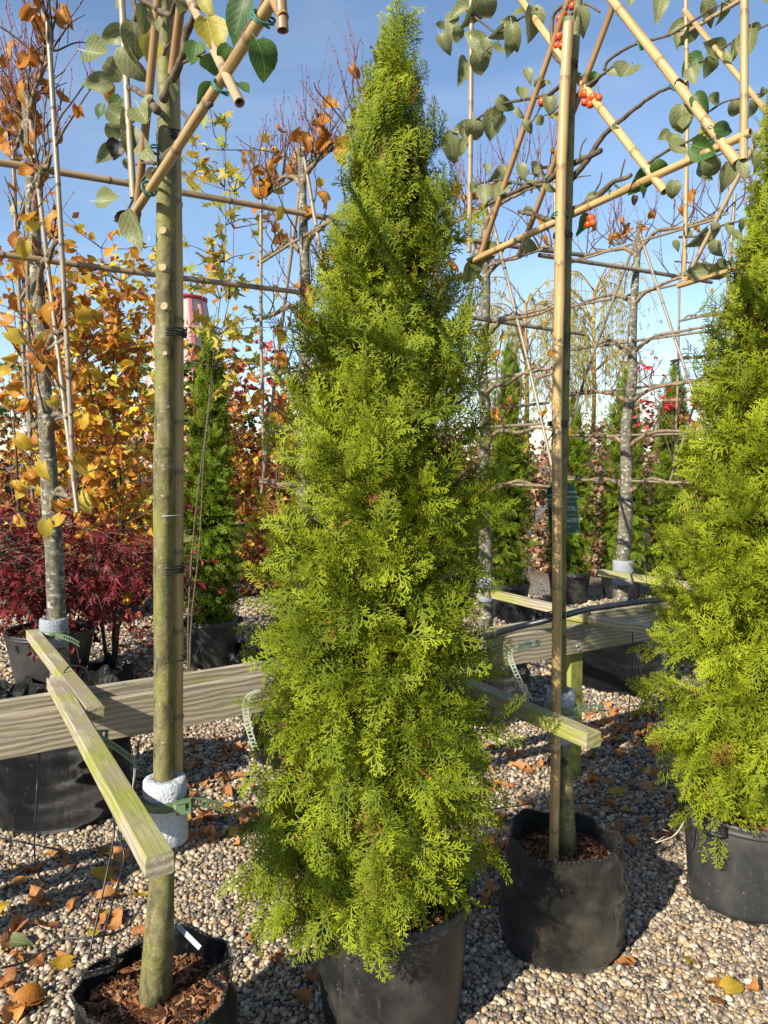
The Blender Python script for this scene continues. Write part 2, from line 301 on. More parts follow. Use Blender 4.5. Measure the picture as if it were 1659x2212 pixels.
for nm, typ, key, arr in (('rot', 'FLOAT_VECTOR', 'vector', np.stack([rng.normal(0, .35, N), rng.normal(0, .35, N), rng.uniform(0, 6.28, N)], -1)),
                          ('scl', 'FLOAT', 'value', sz), ('pcol', 'FLOAT_COLOR', 'color', np.concatenate([pc, np.ones((N, 1))], 1)), ('pid', 'INT', 'value', rng.integers(0, 6, N))):
    at = me.attributes.new(nm, typ, 'POINT'); at.data.foreach_set(key, np.asarray(arr, np.int32 if typ == 'INT' else np.float32).ravel())
gv = bpy.data.objects.new('gravel', me); C.objects.link(gv); me.materials.append(MT['pebble'])
tag(gv, 'loose rounded cream, grey and brown pebbles covering the yard', 'gravel', kind='stuff')
ng = bpy.data.node_groups.new('pebble_scatter', 'GeometryNodeTree')
ng.interface.new_socket('Geometry', in_out='INPUT', socket_type='NodeSocketGeometry'); ng.interface.new_socket('Geometry', in_out='OUTPUT', socket_type='NodeSocketGeometry')
gi = ng.nodes.new('NodeGroupInput'); go = ng.nodes.new('NodeGroupOutput'); ip = ng.nodes.new('GeometryNodeInstanceOnPoints'); ci = ng.nodes.new('GeometryNodeCollectionInfo')
ci.inputs['Collection'].default_value = pcoll; ci.inputs['Separate Children'].default_value = True; ci.inputs['Reset Children'].default_value = True; ip.inputs['Pick Instance'].default_value = True
def nattr(nm, typ):
    q = ng.nodes.new('GeometryNodeInputNamedAttribute'); q.data_type = typ; q.inputs['Name'].default_value = nm; return q.outputs['Attribute']
ng.links.new(gi.outputs[0], ip.inputs['Points']); ng.links.new(ci.outputs[0], ip.inputs['Instance']); ng.links.new(nattr('pid', 'INT'), ip.inputs['Instance Index'])
ng.links.new(nattr('rot', 'FLOAT_VECTOR'), ip.inputs['Rotation']); ng.links.new(nattr('scl', 'FLOAT'), ip.inputs['Scale']); ng.links.new(ip.outputs[0], go.inputs[0])
gv.modifiers.new('scatter', 'NODES').node_group = ng

# ================================================================== timber rack
def board(name, parent, a, b, wid, hgt, algae=.5, twist=0.0):   # a, b: centre-line ends; local X along the board
    a, b = Vector(a), Vector(b); x = (b - a).normalized(); L = (b - a).length
    up = Vector((0, 0, 1)) if abs(x.z) < .9 else Vector((-RAIL.y, RAIL.x, 0)); y = up.cross(x).normalized(); z = x.cross(y)
    R = Matrix((x, y, z)).transposed() @ Matrix.Rotation(twist, 3, 'X')
    be = .003; m = MB(); ns = max(2, int(L/.25)); xs = np.linspace(-L/2, L/2, ns + 1)
    sec = [(wid/2 - be, hgt/2), (wid/2, hgt/2 - be), (wid/2, -hgt/2 + be), (wid/2 - be, -hgt/2), (-wid/2 + be, -hgt/2), (-wid/2, -hgt/2 + be), (-wid/2, hgt/2 - be), (-wid/2 + be, hgt/2)]
    V = np.array([(q, s[0] + rng.normal(0, .0007), s[1] + rng.normal(0, .0007)) for q in xs for s in sec])
    m.add(V, [grid_faces(len(xs), 8), np.arange(8)[::-1][None], (np.arange(8) + len(xs)*8 - 8)[None]], (algae, algae, algae))
    o = bpy.data.objects.new(name, m.mesh(name, MT['wood'], smooth=False)); C.objects.link(o)
    if parent: o.parent = parent
    o.location = (a + b)/2 - (wloc(parent) if parent else Vector((0, 0, 0))); o.rotation_mode = 'QUATERNION'; o.rotation_quaternion = R.to_quaternion(); return o
R0 = Vector((-1.236, 2.425, 0)); RN = Vector((-RAIL.y, RAIL.x, 0))          # front face of the rail at the frame's left edge; RN points behind
rack = thing('timber_rack', 'weathered timber rack with double rails and cross arms holding the trained trees', 'rack', (R0.x, R0.y, 0))
def rp(t, n, z): return R0 + RAIL*t + RN*n + Vector((0, 0, z))
tj = (Vector((.985, 3.815, 0)) - R0).dot(RAIL)                               # the joint over the post
board('rail', rack, rp(-1.6, .014, .728), rp(tj - .001, .014, .728), .028, .145, .05)
board('rail', rack, rp(tj + .001, .014, .727), rp(tj + 3.6, .014, .727), .028, .143, .35)
board('rail', rack, rp(-1.6, .135, .742), rp(tj + .5, .135, .742), .028, .145, .3)
board('rail', rack, rp(tj + .503, .135, .742), rp(tj + 3.6, .135, .742), .028, .145, .3)
for t in (tj - 2.9 - .02, tj + .0, tj + 2.6):
    board('post', rack, rp(t, .0745, 0), rp(t, .0745, .795), .085, .091, 1.3)
for dt, dz in ((-.035, .03), (-.035, -.035), (.03, .035), (-.02, -.055), (.04, -.04)):
    m = MB(); q = rp(tj + dt, -.001, .728 + dz); tube(m, [q, q - RN*.003], [.006, .005], 8); m.build('screw', MT['steel'], rack)
AZ = .824
arms = [((345, 1846), (118, 1462)), ((205, 1527), (70, 1360)), ((1283, 1583), (1000, 1463)), ((1035, 1268), (1268, 1322)), ((1228, 1318), (1480, 1364)), ((1297, 1230), (1520, 1262))]
for (a, b) in arms:
    board('arm', rack, G(*a, AZ + .022) - Vector((0, 0, .0215)), G(*b, AZ + .022) - Vector((0, 0, .0215)), .055, .044, .45, rng.normal(0, .015))
# a second rack far behind on the left
r2 = G(300, 1150, .8); rack2 = thing('timber_rack', 'distant timber rack behind the red maple', 'rack', (r2.x, r2.y, 0))
for n_ in (0, .1):
    board('rail', rack2, r2 - RAIL*3 + RN*n_ - Vector((0, 0, .07)), r2 + RAIL*4 + RN*n_ - Vector((0, 0, .07)), .028, .145, .3)
for t in (-1.2, .35, 1.45, 3.0): q = r2 + RAIL*t + RN*.05; board('post', rack2, (q.x, q.y, 0), (q.x, q.y, .80), .085, .068, .9)
for t in (-.6, .2, 1.3, 2.2): q = r2 + RAIL*t + Vector((0, 0, .023)); board('arm', rack2, q - PERP*.9, q + PERP*.5, .055, .044, .7)

# ================================================================== pots, bags, soil
def chips(parent, c, r, z, N, s=.009):
    m = MB(); a = rng.uniform(0, 6.283, N); q = r*np.sqrt(rng.uniform(0, 1, N)); pl = np.array([(.17, .065, .026), (.10, .036, .015), (.27, .12, .055), (.05, .02, .01), (.32, .19, .10)])
    for i in range(N):
        f = frame(rv() * Vector((1, 1, .25)), (rng.normal(0, .5), rng.normal(0, .5), 1)); L = s*rng.uniform(.5, 1.6); wd = L*rng.uniform(.18, .45); p = Vector((c[0] + q[i]*math.cos(a[i]), c[1] + q[i]*math.sin(a[i]), z + rng.uniform(.002, .012)))
        box(m, p, f @ Vector((wd, 0, 0)), f @ Vector((0, L, 0)), f @ Vector((0, 0, wd*.35)), pl[rng.integers(0, 5)]*rng.uniform(.6, 1.2))
    return m.build('bark_chips', MT['chips'], parent, smooth=False, kind='stuff')
def soil(parent, c, r, z, nchip, s=.009):
    m = MB(); pr = [(r, z), (r*.85, z + .004), (r*.6, z + .012), (r*.3, z + .018), (.004, z + .02)]
    lathe(m, pr, c, 28, wob=lambda th, rr, zz, i: (np.zeros_like(th), rng.normal(0, .004, len(th)))); o = m.build('soil', MT['soil'], parent)
    if nchip: chips(o, c, r*.97, z + .008, int(nchip*1.7), s)
    return o
def bag(label, c, rb, rr, h, sz_, seed, nchip=0, loops=(), col=(.009, .009, .009), group=None):
    t = thing('fabric_bag', label, 'plant bag', (c[0], c[1], 0), group); rg = np.random.default_rng(seed); ph = rg.uniform(0, 6.28, 12); m = MB()
    def wob(th, r, z, i):
        k = min(1, z/h*1.5 + .3)
        dr = .006*np.sin(3*th + ph[0] + 9*z) + .005*np.sin(5*th + ph[1] - 14*z) + .0035*np.sin(9*th + ph[2] + 31*z) + .0025*np.sin(2*th + 55*z + ph[3]) + .002*np.sin(17*th + ph[4] + 20*z) + .0022*np.sin(95*z + 2*th + 1.5*np.sin(3*th + ph[8]))
        dz = (.011*np.sin(2*th + ph[5]) + .007*np.sin(5*th + ph[6]) + .004*np.sin(9*th + ph[7]))*(max(0, z/h - .6)/.4)
        return dr*(rb/.2)*k, dz
    zs = np.linspace(0, 1, 48); prof = [(.01, .002), (rb*.93, .002)]
    for z in zs: prof.append((np.interp(z, [0, .06, .35, .7, 1], [rb*.955, rb*1.0, rb*1.01, rb*.96, rr]), .004 + z*(h - .004)))
    prof += [(rr - .004, h + .001), (rr - .006, h - .02), (rr - .008, (h + sz_)/2), (rr - .008, sz_ - .03)]
    lathe(m, prof, c, 64, col, wob); wl = m.build('bag_wall', MT['bag_dusty' if col[0] > .03 else 'bag_fabric'], t)
    th = np.linspace(0, 2*np.pi, 161)[:-1]; dr, dz = wob(th, rr, h, 0); Pm = np.stack([c[0] + (rr - .002 + dr)*np.cos(th), c[1] + (rr - .002 + dr)*np.sin(th), h + dz + .001], -1); Pm = np.concatenate([Pm, Pm[:1]])
    m = MB(); tube(m, Pm, .0030 + .0020*(np.arange(161) % 2), 6, np.where((np.arange(161) % 2)[:, None] > 0, np.array([[.10, .098, .095]]), np.array([[.008, .008, .008]])), False); m.build('stitched_rim', MT['bag_fabric'], wl)
    for a0, hang in loops:
        m = MB(); pts_ = []
        for k in np.linspace(0, 1, 17):
            a = a0 + (k - .5)*.62; s_ = math.sin(k*math.pi); rq = rr - .004 - hang*.045*s_; pts_.append((c[0] + rq*math.cos(a), c[1] + rq*math.sin(a), h + .004 + .034*s_ - abs(hang)*.03*s_))
        tube(m, pts_, .0075 + .0015*(np.arange(17) % 2), 7, (.014, .014, .014)); m.build('carry_loop', MT['bag_fabric'], wl)
    soil(t, c, rr - .012, sz_, nchip); return t
def pot(label, c, rt, rb, h, sz_, col=(.013, .0135, .014), grips=(), nchip=0, group=None, cat='pot', n=48):
    t = thing('plant_pot', label, cat, (c[0], c[1], 0), group); m = MB()
    lathe(m, [(.01, .002), (rb*.96, .002), (rb, .012)] + [(rb + (rt - rb)*k, .012 + (h - .045)*k) for k in np.linspace(.05, 1, 12)] + [(rt - .002, h - .02)], c, n, col)
    lathe(m, [(rt - .010, h - .012), (rt - .012, h - .04), (rb + (rt - rb)*(sz_/h) - .012, sz_ - .03)], c, n, col); m.build('pot_wall', MT['pot_plastic'], t)
    m = MB(); pr = [(rt - .003, h - .034), (rt + .006, h - .036), (rt + .008, h - .028), (rt + .004, h - .024), (rt + .006, h - .015), (rt + .009, h - .006), (rt + .006, h), (rt - .004, h + .002), (rt - .011, h - .004), (rt - .012, h - .014)]
    lathe(m, pr, c, n, col, wob=lambda th, r, z, i: (.0015*np.sin(3*th), .002*np.sin(2*th + 1))); rm = m.build('rim', MT['pot_plastic'], t)
    for a0 in grips:
        m = MB(); ps = []
        for k in np.linspace(-1, 1, 13): a = a0 + k*.30; e = 1 - abs(k)**6; ps.append((c[0] + (rt + .004 + .034*e)*math.cos(a), c[1] + (rt + .004 + .034*e)*math.sin(a), h - .02 + .006*e))
        for dz in (0, -.010, -.020): tube(m, np.array(ps) + [0, 0, dz], .008, 8, col)
        m.build('grip', MT['pot_plastic'], rm)
    soil(t, c, rt - .013, sz_, nchip); return t
pot('large black plastic pot with grip handles under the tall bushy thuja', POT_MAIN, .232, .20, .385, .335, (.012, .0122, .0125), (RAD(28), RAD(208)), 700)
bag('dusty black fabric bag holding the crab apple with the bamboo cane in front', BAG_R, .208, .182, .36, .275, 3, 800, (), (.034, .032, .028))
bag('black fabric bag with two carry loops and a white paper tag inside', BAG_L, .198, .19, .335, .265, 11, 900, ((RAD(160), 1.2), (RAD(5), 1.2)))
pot('grey scuffed plastic pot with lifting lugs under the wide thuja', POT_R, .215, .19, .355, .32, (.026, .027, .028), (RAD(212), RAD(32)), 250)
bag('shiny black bag under the rail, holding the linden hung with orange leaves', (L1.x, L1.y), .30, .28, .46, .40, 5)
bag('black fabric bag in the rail shadow behind the tall bushy thuja', (L2.x, L2.y), .29, .27, .46, .40, 6)
bag('black fabric bag holding the linden next to the hanging ladder strap', (L3.x, L3.y), .28, .26, .46, .40, 8)
bag('glossy creased black fabric bag beyond the rail beside the pale post', (L4.x, L4.y), .33, .30, .47, .41, 9, 0, (), (.012, .012, .012))
pot('black plastic pot under the slim thuja', POT_MID, .205, .165, .37, .33, grips=(RAD(20), RAD(200)), nchip=120)
pot('wide black pot with soil holding the dark red maple', POT_MAPLE, .30, .235, .40, .36, (.028, .028, .028), (RAD(-60),), 150)
for (u, v, r, h, col, lb) in ((252, 1332, .20, .40, (.07, .075, .08), 'grey pot half hidden under the dark red maple leaves'), (322, 1303, .15, .30, (.10, .105, .11), 'small grey pot on gravel behind the left crab apple trunk'),
                         (550, 1288, .14, .30, (.11, .12, .125), 'small grey pot at the foot of the far post'), (292, 1192, .17, .28, (.03, .03, .03), 'low black pot standing under the distant rack')):
    q = G(u, v); pot(lb, (q.x, q.y + r), r, r*.85, h, h - .05, col, n=28)
# folded empty black bags lying about
def rag(label, u, v, r, h, seed):
    c = G(u, v); t = thing('empty_bag', label, 'plant bag', (c.x, c.y, 0)); rg = np.random.default_rng(seed); ph = rg.uniform(0, 6.28, 8); m = MB()
    lathe(m, [(r*1.0, .002), (r*1.05, h*.3), (r*.9, h*.7), (r*.8, h), (r*.7, h*.9), (r*.6, h*.4), (r*.1, h*.3)], (c.x, c.y), 40, (.02, .02, .02), lambda th, rr, z, i: (rr*(.18*np.sin(3*th + ph[0] + i) + .1*np.sin(7*th + ph[1]*i)), h*(.25*np.sin(4*th + ph[2]) + .2*np.sin(7*th + ph[3] + i))*(z > .01)))
    m.build('crumpled_wall', MT['bag_fabric'], t)
rag('crumpled black bag lying on gravel behind the left rail', 228, 1478, .20, .14, 1); rag('crumpled black bag beside the pot of the slim thuja', 520, 1432, .17, .16, 2)
rag('empty black bag collapsed near the pots of the thuja row', 1120, 1338, .25, .16, 4); rag('crumpled black sheet at the foot of the dark red maple', 20, 1518, .25, .10, 5)

# ================================================================== thujas
def spray_template(L, nlat, nsub, w, seed):
    r = np.random.default_rng(seed); seg = []; k = 4
    bend = r.uniform(-.5, .5)
    def ax(s): return np.array([s, bend*s*s/L*.6, 0])
    for i in range(k): seg.append((ax(L*i/k), ax(L*(i + 1)/k), w*1.15*(1 - .12*i), w*1.15*(1 - .12*(i + 1)), i/k*.6, (i + 1)/k*.6))
    for i in range(nlat):
        s = L*(.10 + .88*i/nlat); sd = 1 if i % 2 else -1; ln = L*.46*(1 - .68*(s/L)**1.3)*r.uniform(.75, 1.15); an = RAD(r.uniform(32, 52))*sd
        d = np.array([math.cos(an), math.sin(an), r.normal(0, .18)]); p = ax(s); b = p + d*ln; seg.append((p, b, w, w*.75, .3 + .3*s/L, .9))
        for j in range(nsub):
            q = p + d*ln*(.25 + .62*j/max(1, nsub)); sd2 = 1 if (j + i) % 2 else -1; a2 = an + RAD(r.uniform(28, 45))*sd2; l2 = ln*.50*(1 - .35*j/max(1, nsub))*r.uniform(.8, 1.2)
            seg.append((q, q + np.array([math.cos(a2), math.sin(a2), r.normal(0, .22)])*l2, w*.9, w*.62, .6, 1.0))
    V = []; T = []
    for p, q, w0, w1, t0, t1 in seg:
        d = q - p; n2 = np.array([-d[1], d[0], 0]); n2 /= np.linalg.norm(n2) + 1e-9; V += [p + n2*w0/2, p - n2*w0/2, q - n2*w1/2, q + n2*w1/2]; T += [t0, t0, t1, t1]
    V = np.array(V); V[:, 2] -= 1.1*V[:, 0]**2/L*.35 + .25*np.abs(V[:, 1])**2/L
    return V, np.arange(len(V)).reshape(-1, 4), np.array(T)
TN = [spray_template(.120, 11, 3, .0031, k) for k in range(7)]
TF = [spray_template(.14, 9, 1, .0075, 50 + k) for k in range(5)]
def thuja(label, c, env, hr, nb, per, T, dens=1.0, scale=1.0, green=((.018, .042, .005), (.080, .135, .009)), tip=(.36, .405, .018), group=None, seed=1, hang=.5, base=.3):
    """env(h) -> (x offset, radius); hr = lowest and highest foliage"""
    t = thing('thuja', label, 'thuja', (c[0], c[1], base), group); r = np.random.default_rng(seed); h0, h1 = hr
    m = MB(); hs = np.linspace(base, h1 - .15, 10); tube(m, [(c[0] + env(h)[0], c[1], h) for h in hs], np.linspace(.03, .006, 10)*scale**.5, 8, (1.2, .8, .6)); m.build('trunk', MT['twig_brown'], t)
    ph = r.uniform(0, 6.28, 9)
    def lump(th, h): return 1 + .05*math.sin(3*th + 1.4*h + ph[0]) + .085*math.sin(6*th - 1.7*h + ph[1]) + .035*math.sin(2*th + 6.5*h + ph[2]) + .07*math.sin(10*th + 2.4*h + ph[3])
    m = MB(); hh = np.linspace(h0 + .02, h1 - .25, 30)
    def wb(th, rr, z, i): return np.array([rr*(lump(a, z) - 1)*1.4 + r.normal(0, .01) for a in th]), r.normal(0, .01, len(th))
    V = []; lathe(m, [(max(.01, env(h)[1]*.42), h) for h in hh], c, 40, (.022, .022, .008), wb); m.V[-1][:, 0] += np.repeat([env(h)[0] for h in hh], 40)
    m.build('shade_core', MT['core'], t)  # dark solid core added to block light and read as shaded gaps
    # branches with sprays
    hsamp = np.linspace(h0, h1, 400); wgt = np.array([max(.035, env(h)[1]) for h in hsamp]); cdf = np.cumsum(wgt)/wgt.sum()
    groups = {k: [] for k in range(len(T))}; tw = MB(); g0, g1, tp = (np.array(q) for q in (green[0], green[1], tip))
    for b in range(nb):
        h = np.interp((b + r.uniform())/nb, cdf, hsamp); th = r.uniform(0, 6.283); ox, rad = env(h); k = (h - h0)/(h1 - h0)
        el = RAD(np.interp(k, [0, .12, .5, .85, 1], [-25, 5, 28, 58, 80]) + r.normal(0, 9)); out = Vector((math.cos(th), math.sin(th), 0)); dr = out*math.cos(el) + Vector((0, 0, math.sin(el)))
        rt = rad*lump(th, h)*(.73 + .31*r.uniform()**.8); tipp = Vector((c[0] + ox, c[1], h)) + out*rt; bl = min(.30*scale, rt*1.0 + .05); tang = Vector((-math.sin(th), math.cos(th), 0))
        bc = r.uniform(); fresh = r.uniform()
        if r.uniform() < .35: tube(tw, [tipp - dr*bl, tipp - dr*bl*.4, tipp], [.004, .003, .0012], 4, (2.4, 1.2, .6), False)
        for s in range(per):
            q = (s + r.uniform())/per; pos = tipp - dr*(bl*(1 - q)) + rvr(r, .012*scale); sd = 1 if s % 2 else -1
            hg = hang*np.interp(k, [0, .55, .9], [1, .8, .1])
            f = (dr*(.22 + .45*q) + tang*sd*(1 - .6*q)*r.uniform(.2, .9) + out*.10 + Vector((0, 0, 1))*(np.interp(k, [0, .3, .7, 1], [-.5, -.15, .35, .9]) - hg*r.uniform(-.3, .7)) + rvr(r, .20)).normalized()
            nn = (out*r.uniform(.3, 1.4) + tang*r.normal(0, .6) + Vector((0, 0, 1))*r.normal(.15, .45)); nn = nn - f*nn.dot(f)
            if nn.length < .05: nn = f.orthogonal()
            nn.normalize(); y = nn.cross(f); sz = scale*r.uniform(.50, 1.25)*(.62 + .45*(1 - q*.45))*np.interp(k, [0, .85, 1], [1, .95, .7])
            dk = r.uniform(); colb = g0 + (g1 - g0)*(.6*bc + .4*dk); ct = tp*(.7 + .45*fresh) + (g1 - tp)*(.45*r.uniform())
            if r.uniform() < .012: colb = np.array((.22, .10, .03)); ct = np.array((.34, .17, .05))
            groups[r.integers(0, len(T))].append((f, y, nn, pos, sz, colb, ct))
    m = MB()
    for k, lst in groups.items():
        if not lst: continue
        TV, TFc, TT = T[k]; M = np.array([[q[0], q[1], q[2]] for q in lst]); pos = np.array([q[3] for q in lst]); sz = np.array([q[4] for q in lst]); n = len(lst); nv = len(TV)
        V = np.einsum('vk,nkj->nvj', TV, M)*sz[:, None, None] + pos[:, None]; cb = np.array([q[5] for q in lst])[:, None]; ct = np.array([q[6] for q in lst])[:, None]
        col = cb + (ct - cb)*(TT**1.7)[None, :, None]; F = (TFc[None] + (np.arange(n)*nv)[:, None, None]).reshape(-1, 4)
        m.add(V.reshape(-1, 3), F, col.reshape(-1, 3))
    m.build('crown', MT['thuja'], t, smooth=False, kind='stuff')
    if tw.n: tw.build('twigs', MT['twig_brown'], t, kind='stuff')
    return t
def rvr(r, a): return Vector(r.normal(0, a, 3))
def env_from_pixels(rows, y, cx, inset=.93, floor=None):
    hs, xs, rs = [], [], []
    for v, l, rr in rows:
        a, b = D(l, v, y), D(rr, v, y); hs.append(a.z); xs.append((a.x + b.x)/2 - cx); rs.append(max(.004, (b.x - a.x)/2*.99 - .020))
    o = np.argsort(hs); hs, xs, rs = (np.array(q)[o] for q in (hs, xs, rs))
    return (lambda h: (float(np.interp(h, hs, xs)), float(np.interp(h, hs, rs)))), (hs[0], hs[-1])
MAIN = [(62, 850, 860), (84, 838, 878), (110, 818, 894), (150, 795, 910), (200, 768, 915), (280, 748, 945), (400, 735, 980), (480, 718, 996), (560, 685, 1003), (620, 648, 1008), (700, 624, 1030), (800, 614, 1040), (900, 602, 1050), (1000, 580, 1048), (1100, 556, 1044), (1200, 566, 1040), (1300, 562, 1046), (1400, 557, 1054), (1500, 560, 1058), (1600, 556, 1054), (1700, 544, 1052), (1780, 526, 1042), (1840, 515, 1032), (1890, 545, 1000), (1935, 640, 920)]
env, hr = env_from_pixels(MAIN, POT_MAIN[1], POT_MAIN[0])
thuja('tall bushy green thuja tapering to a thin tip in a large black pot', POT_MAIN, env, hr, 700, 13, TN, seed=21, hang=.55)
RIGHT = [(210, 1664, 1680), (300, 1652, 1695), (400, 1632, 1720), (500, 1598, 1745), (600, 1575, 1765), (700, 1545, 1795), (800, 1518, 1815), (900, 1503, 1830), (1000, 1488, 1840), (1100, 1456, 1850), (1200, 1432, 1860), (1300, 1428, 1860), (1400, 1440, 1860), (1500, 1430, 1860), (1600, 1420, 1855), (1680, 1440, 1840), (1740, 1470, 1810), (1790, 1505, 1790), (1835, 1570, 1740)]
env, hr = env_from_pixels(RIGHT, POT_R[1], POT_R[0])
thuja('wide yellow-green thuja in a grey scuffed pot beside the creased bag', POT_R, env, hr, 560, 12, TN, seed=5, hang=.55, scale=1.1, green=((.028, .055, .005), (.115, .17, .009)), tip=(.37, .41, .018))
MID = [(690, 440, 456), (730, 428, 478), (800, 415, 492), (900, 408, 500), (1000, 403, 508), (1100, 401, 513), (1200, 400, 518), (1280, 402, 516), (1330, 410, 505), (1350, 430, 490)]
env, hr = env_from_pixels(MID, POT_MID[1], POT_MID[0])
thuja('slim column thuja in a black pot next to the dark red maple', POT_MID, env, hr, 620, 10, TF, seed=8, scale=.70, green=((.022, .05, .005), (.085, .145, .010)), tip=(.22, .29, .016))
far = [((1100, 1340), 740, 50, 'thuja column beside the linden with grey foam collar, tallest of the far row'), ((1238, 1308), 850, 44, 'thuja column behind the green plant label'), ((1352, 1300), 800, 48, 'thuja column behind the straight lichen covered linden trunk'), ((1458, 1297), 780, 46, 'thuja column close behind the wide yellow-green thuja')]
for i, ((u, v), vt, hw, lb) in enumerate(far):
    q = G(u, v); c = (q.x, q.y + .2); ht = D(u, vt, c[1]).z; rw = hw/FPX*c[1]
    env = (lambda h, ht=ht, rw=rw: (.0, float(np.interp((h - .3)/(ht - .3), [0, .06, .3, .7, .9, 1], [rw*.7, rw*.95, rw, rw*.8, rw*.45, rw*.05]))))
    thuja(lb, c, env, (.34, ht), 460, 9, TF, seed=30 + i, scale=.80, group='far row of thuja columns', green=((.022, .05, .005), (.085, .145, .010)), tip=(.24, .30, .016))
    pot('black pot under the ' + lb.split(',')[0], c, .235, .19, .36, .32, grips=(RAD(-80),), n=32, group='pots of the far row')

# ================================================================== leaves
def leaf_mesh(name, mat, wid, bend, fold, seed, heart=0.0, ruff=0.0, stem=.25, rows=8):
    """leaf of length 1 along +Y from its stalk, three ribs wide, folded along the midrib and bent"""
    r = np.random.default_rng(seed); V = []; L = []
    for i in range(rows + 1):
        t = i/rows; wdt = wid*(math.sin(math.pi*min(1, t*.93 + .07)**.72))*(1 - .18*t) + (.002 if i == rows else 0)
        if i == rows: wdt = .004
        for k in (-1, -.55, 0, .55, 1):
            x = k*wdt; y = t - heart*abs(k)*max(0, .3 - t)*1.1; z = fold*abs(x) + ruff*r.normal(0, 1)*abs(k)*(.4 + .6*t) + (ruff*.8*math.sin(9*t + 2*k) if ruff else 0)
            V.append((x, y, z)); L.append((k, t, 0))
    V = np.array(V); a = bend*V[:, 1]; y = np.where(abs(bend) < 1e-4, V[:, 1], np.sin(a)/(bend if bend else 1)); z0 = -(1 - np.cos(a))/(bend if bend else 1)
    V = np.stack([V[:, 0], y - V[:, 2]*-np.sin(a)*.5, z0 + V[:, 2]*np.cos(a)], -1)
    m = MB(); m.add(V, grid_faces(rows + 1, 5, False), (1, 1, 1), np.array(L)); s = .012
    m.add([(-s, -stem, -.02), (s, -stem, -.02), (s, .04, .004), (-s, .04, .004)], np.array([[0, 1, 2, 3]]), (1, 1, 1), np.array([(0, 0, 0)]*4)); return m.mesh(name, mat)
def lobed_mesh(name, mat, lobes, inner, seed, curl=.2, narrow=1.0, stem=.5):
    r = np.random.default_rng(seed); pts_ = []
    for i, (an, ln) in enumerate(lobes):
        pts_.append((an, ln))
        if i < len(lobes) - 1: a2, l2 = lobes[i + 1]; pts_.append(((an + a2)/2, inner*min(ln, l2)))
    V = [(0, 0, 0)] + [(l*math.sin(RAD(a)), l*math.cos(RAD(a)), -curl*l*l + r.normal(0, .03)) for a, l in pts_]; n_ = len(V)
    F = np.array([[0, i + 1, i] for i in range(1, n_ - 1)]); m = MB(); m.add(V, F, (1, 1, 1), np.array([(0 if i == 0 else (.5 if i % 2 else .9), v[1], 0) for i, v in enumerate(V)]))
    m.add([(-.012, -stem, -.02), (.012, -stem, -.02), (.012, .02, 0), (-.012, .02, 0)], np.array([[0, 1, 2, 3]]), (1, 1, 1), np.zeros((4, 3))); return m.mesh(name, mat)
LM = {}
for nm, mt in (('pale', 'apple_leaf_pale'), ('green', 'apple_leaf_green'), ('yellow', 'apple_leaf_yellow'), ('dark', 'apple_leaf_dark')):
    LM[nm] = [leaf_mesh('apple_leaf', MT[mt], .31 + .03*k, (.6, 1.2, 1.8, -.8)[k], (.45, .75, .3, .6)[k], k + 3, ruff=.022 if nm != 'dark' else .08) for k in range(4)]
LM['orange'] = [leaf_mesh('linden_leaf', MT['linden_orange'], .36, (1.2, 2.0, -1.4, .8, 2.4, 1.6)[k], (.7, 1.1, .5, 1.4, .9, .3)[k], 20 + k, .8, .06, .3) for k in range(6)]
LM['lime'] = [leaf_mesh('linden_leaf', MT['linden_yellow'], .40, (.5, .9, -.5, 1.2)[k], (.3, .5, .15, .8)[k], 30 + k, .8, .03, .3) for k in range(4)]
LM['dry'] = [leaf_mesh('dry_leaf', MT['dry_leaf'], .38, (1.2, .6, 1.8, -.9, .3)[k], (.5, .8, .3, .2, 1.1)[k], 40 + k, .5, .07, .3) for k in range(5)]
ML = [(-125, .55), (-75, .85), (-38, .55), (0, 1.0), (38, .55), (75, .85), (125, .55)]
LM['maple'] = [lobed_mesh('maple_leaf', MT['maple_yellow'], ML, .72, k, (.15, .35, .0)[k]) for k in range(3)]
JM = [(-130, .5), (-85, .75), (-42, .95), (0, 1.05), (42, .95), (85, .75), (130, .5)]
LM['jmaple'] = [lobed_mesh('red_maple_leaf', MT['maple_red'], JM, .30, 9 + k, (.35, .6, .2)[k]) for k in range(3)]
LM['shrub'] = [leaf_mesh('leaf', MT['apple_leaf_green'], .3, .4, .3, 60, rows=3)]
def leaf(parent, kind, pos, d, nrm, size, name='leaf'):
    ms = LM[kind]; return put(name, ms[rng.integers(0, len(ms))], parent, pos, frame(d, nrm), size)

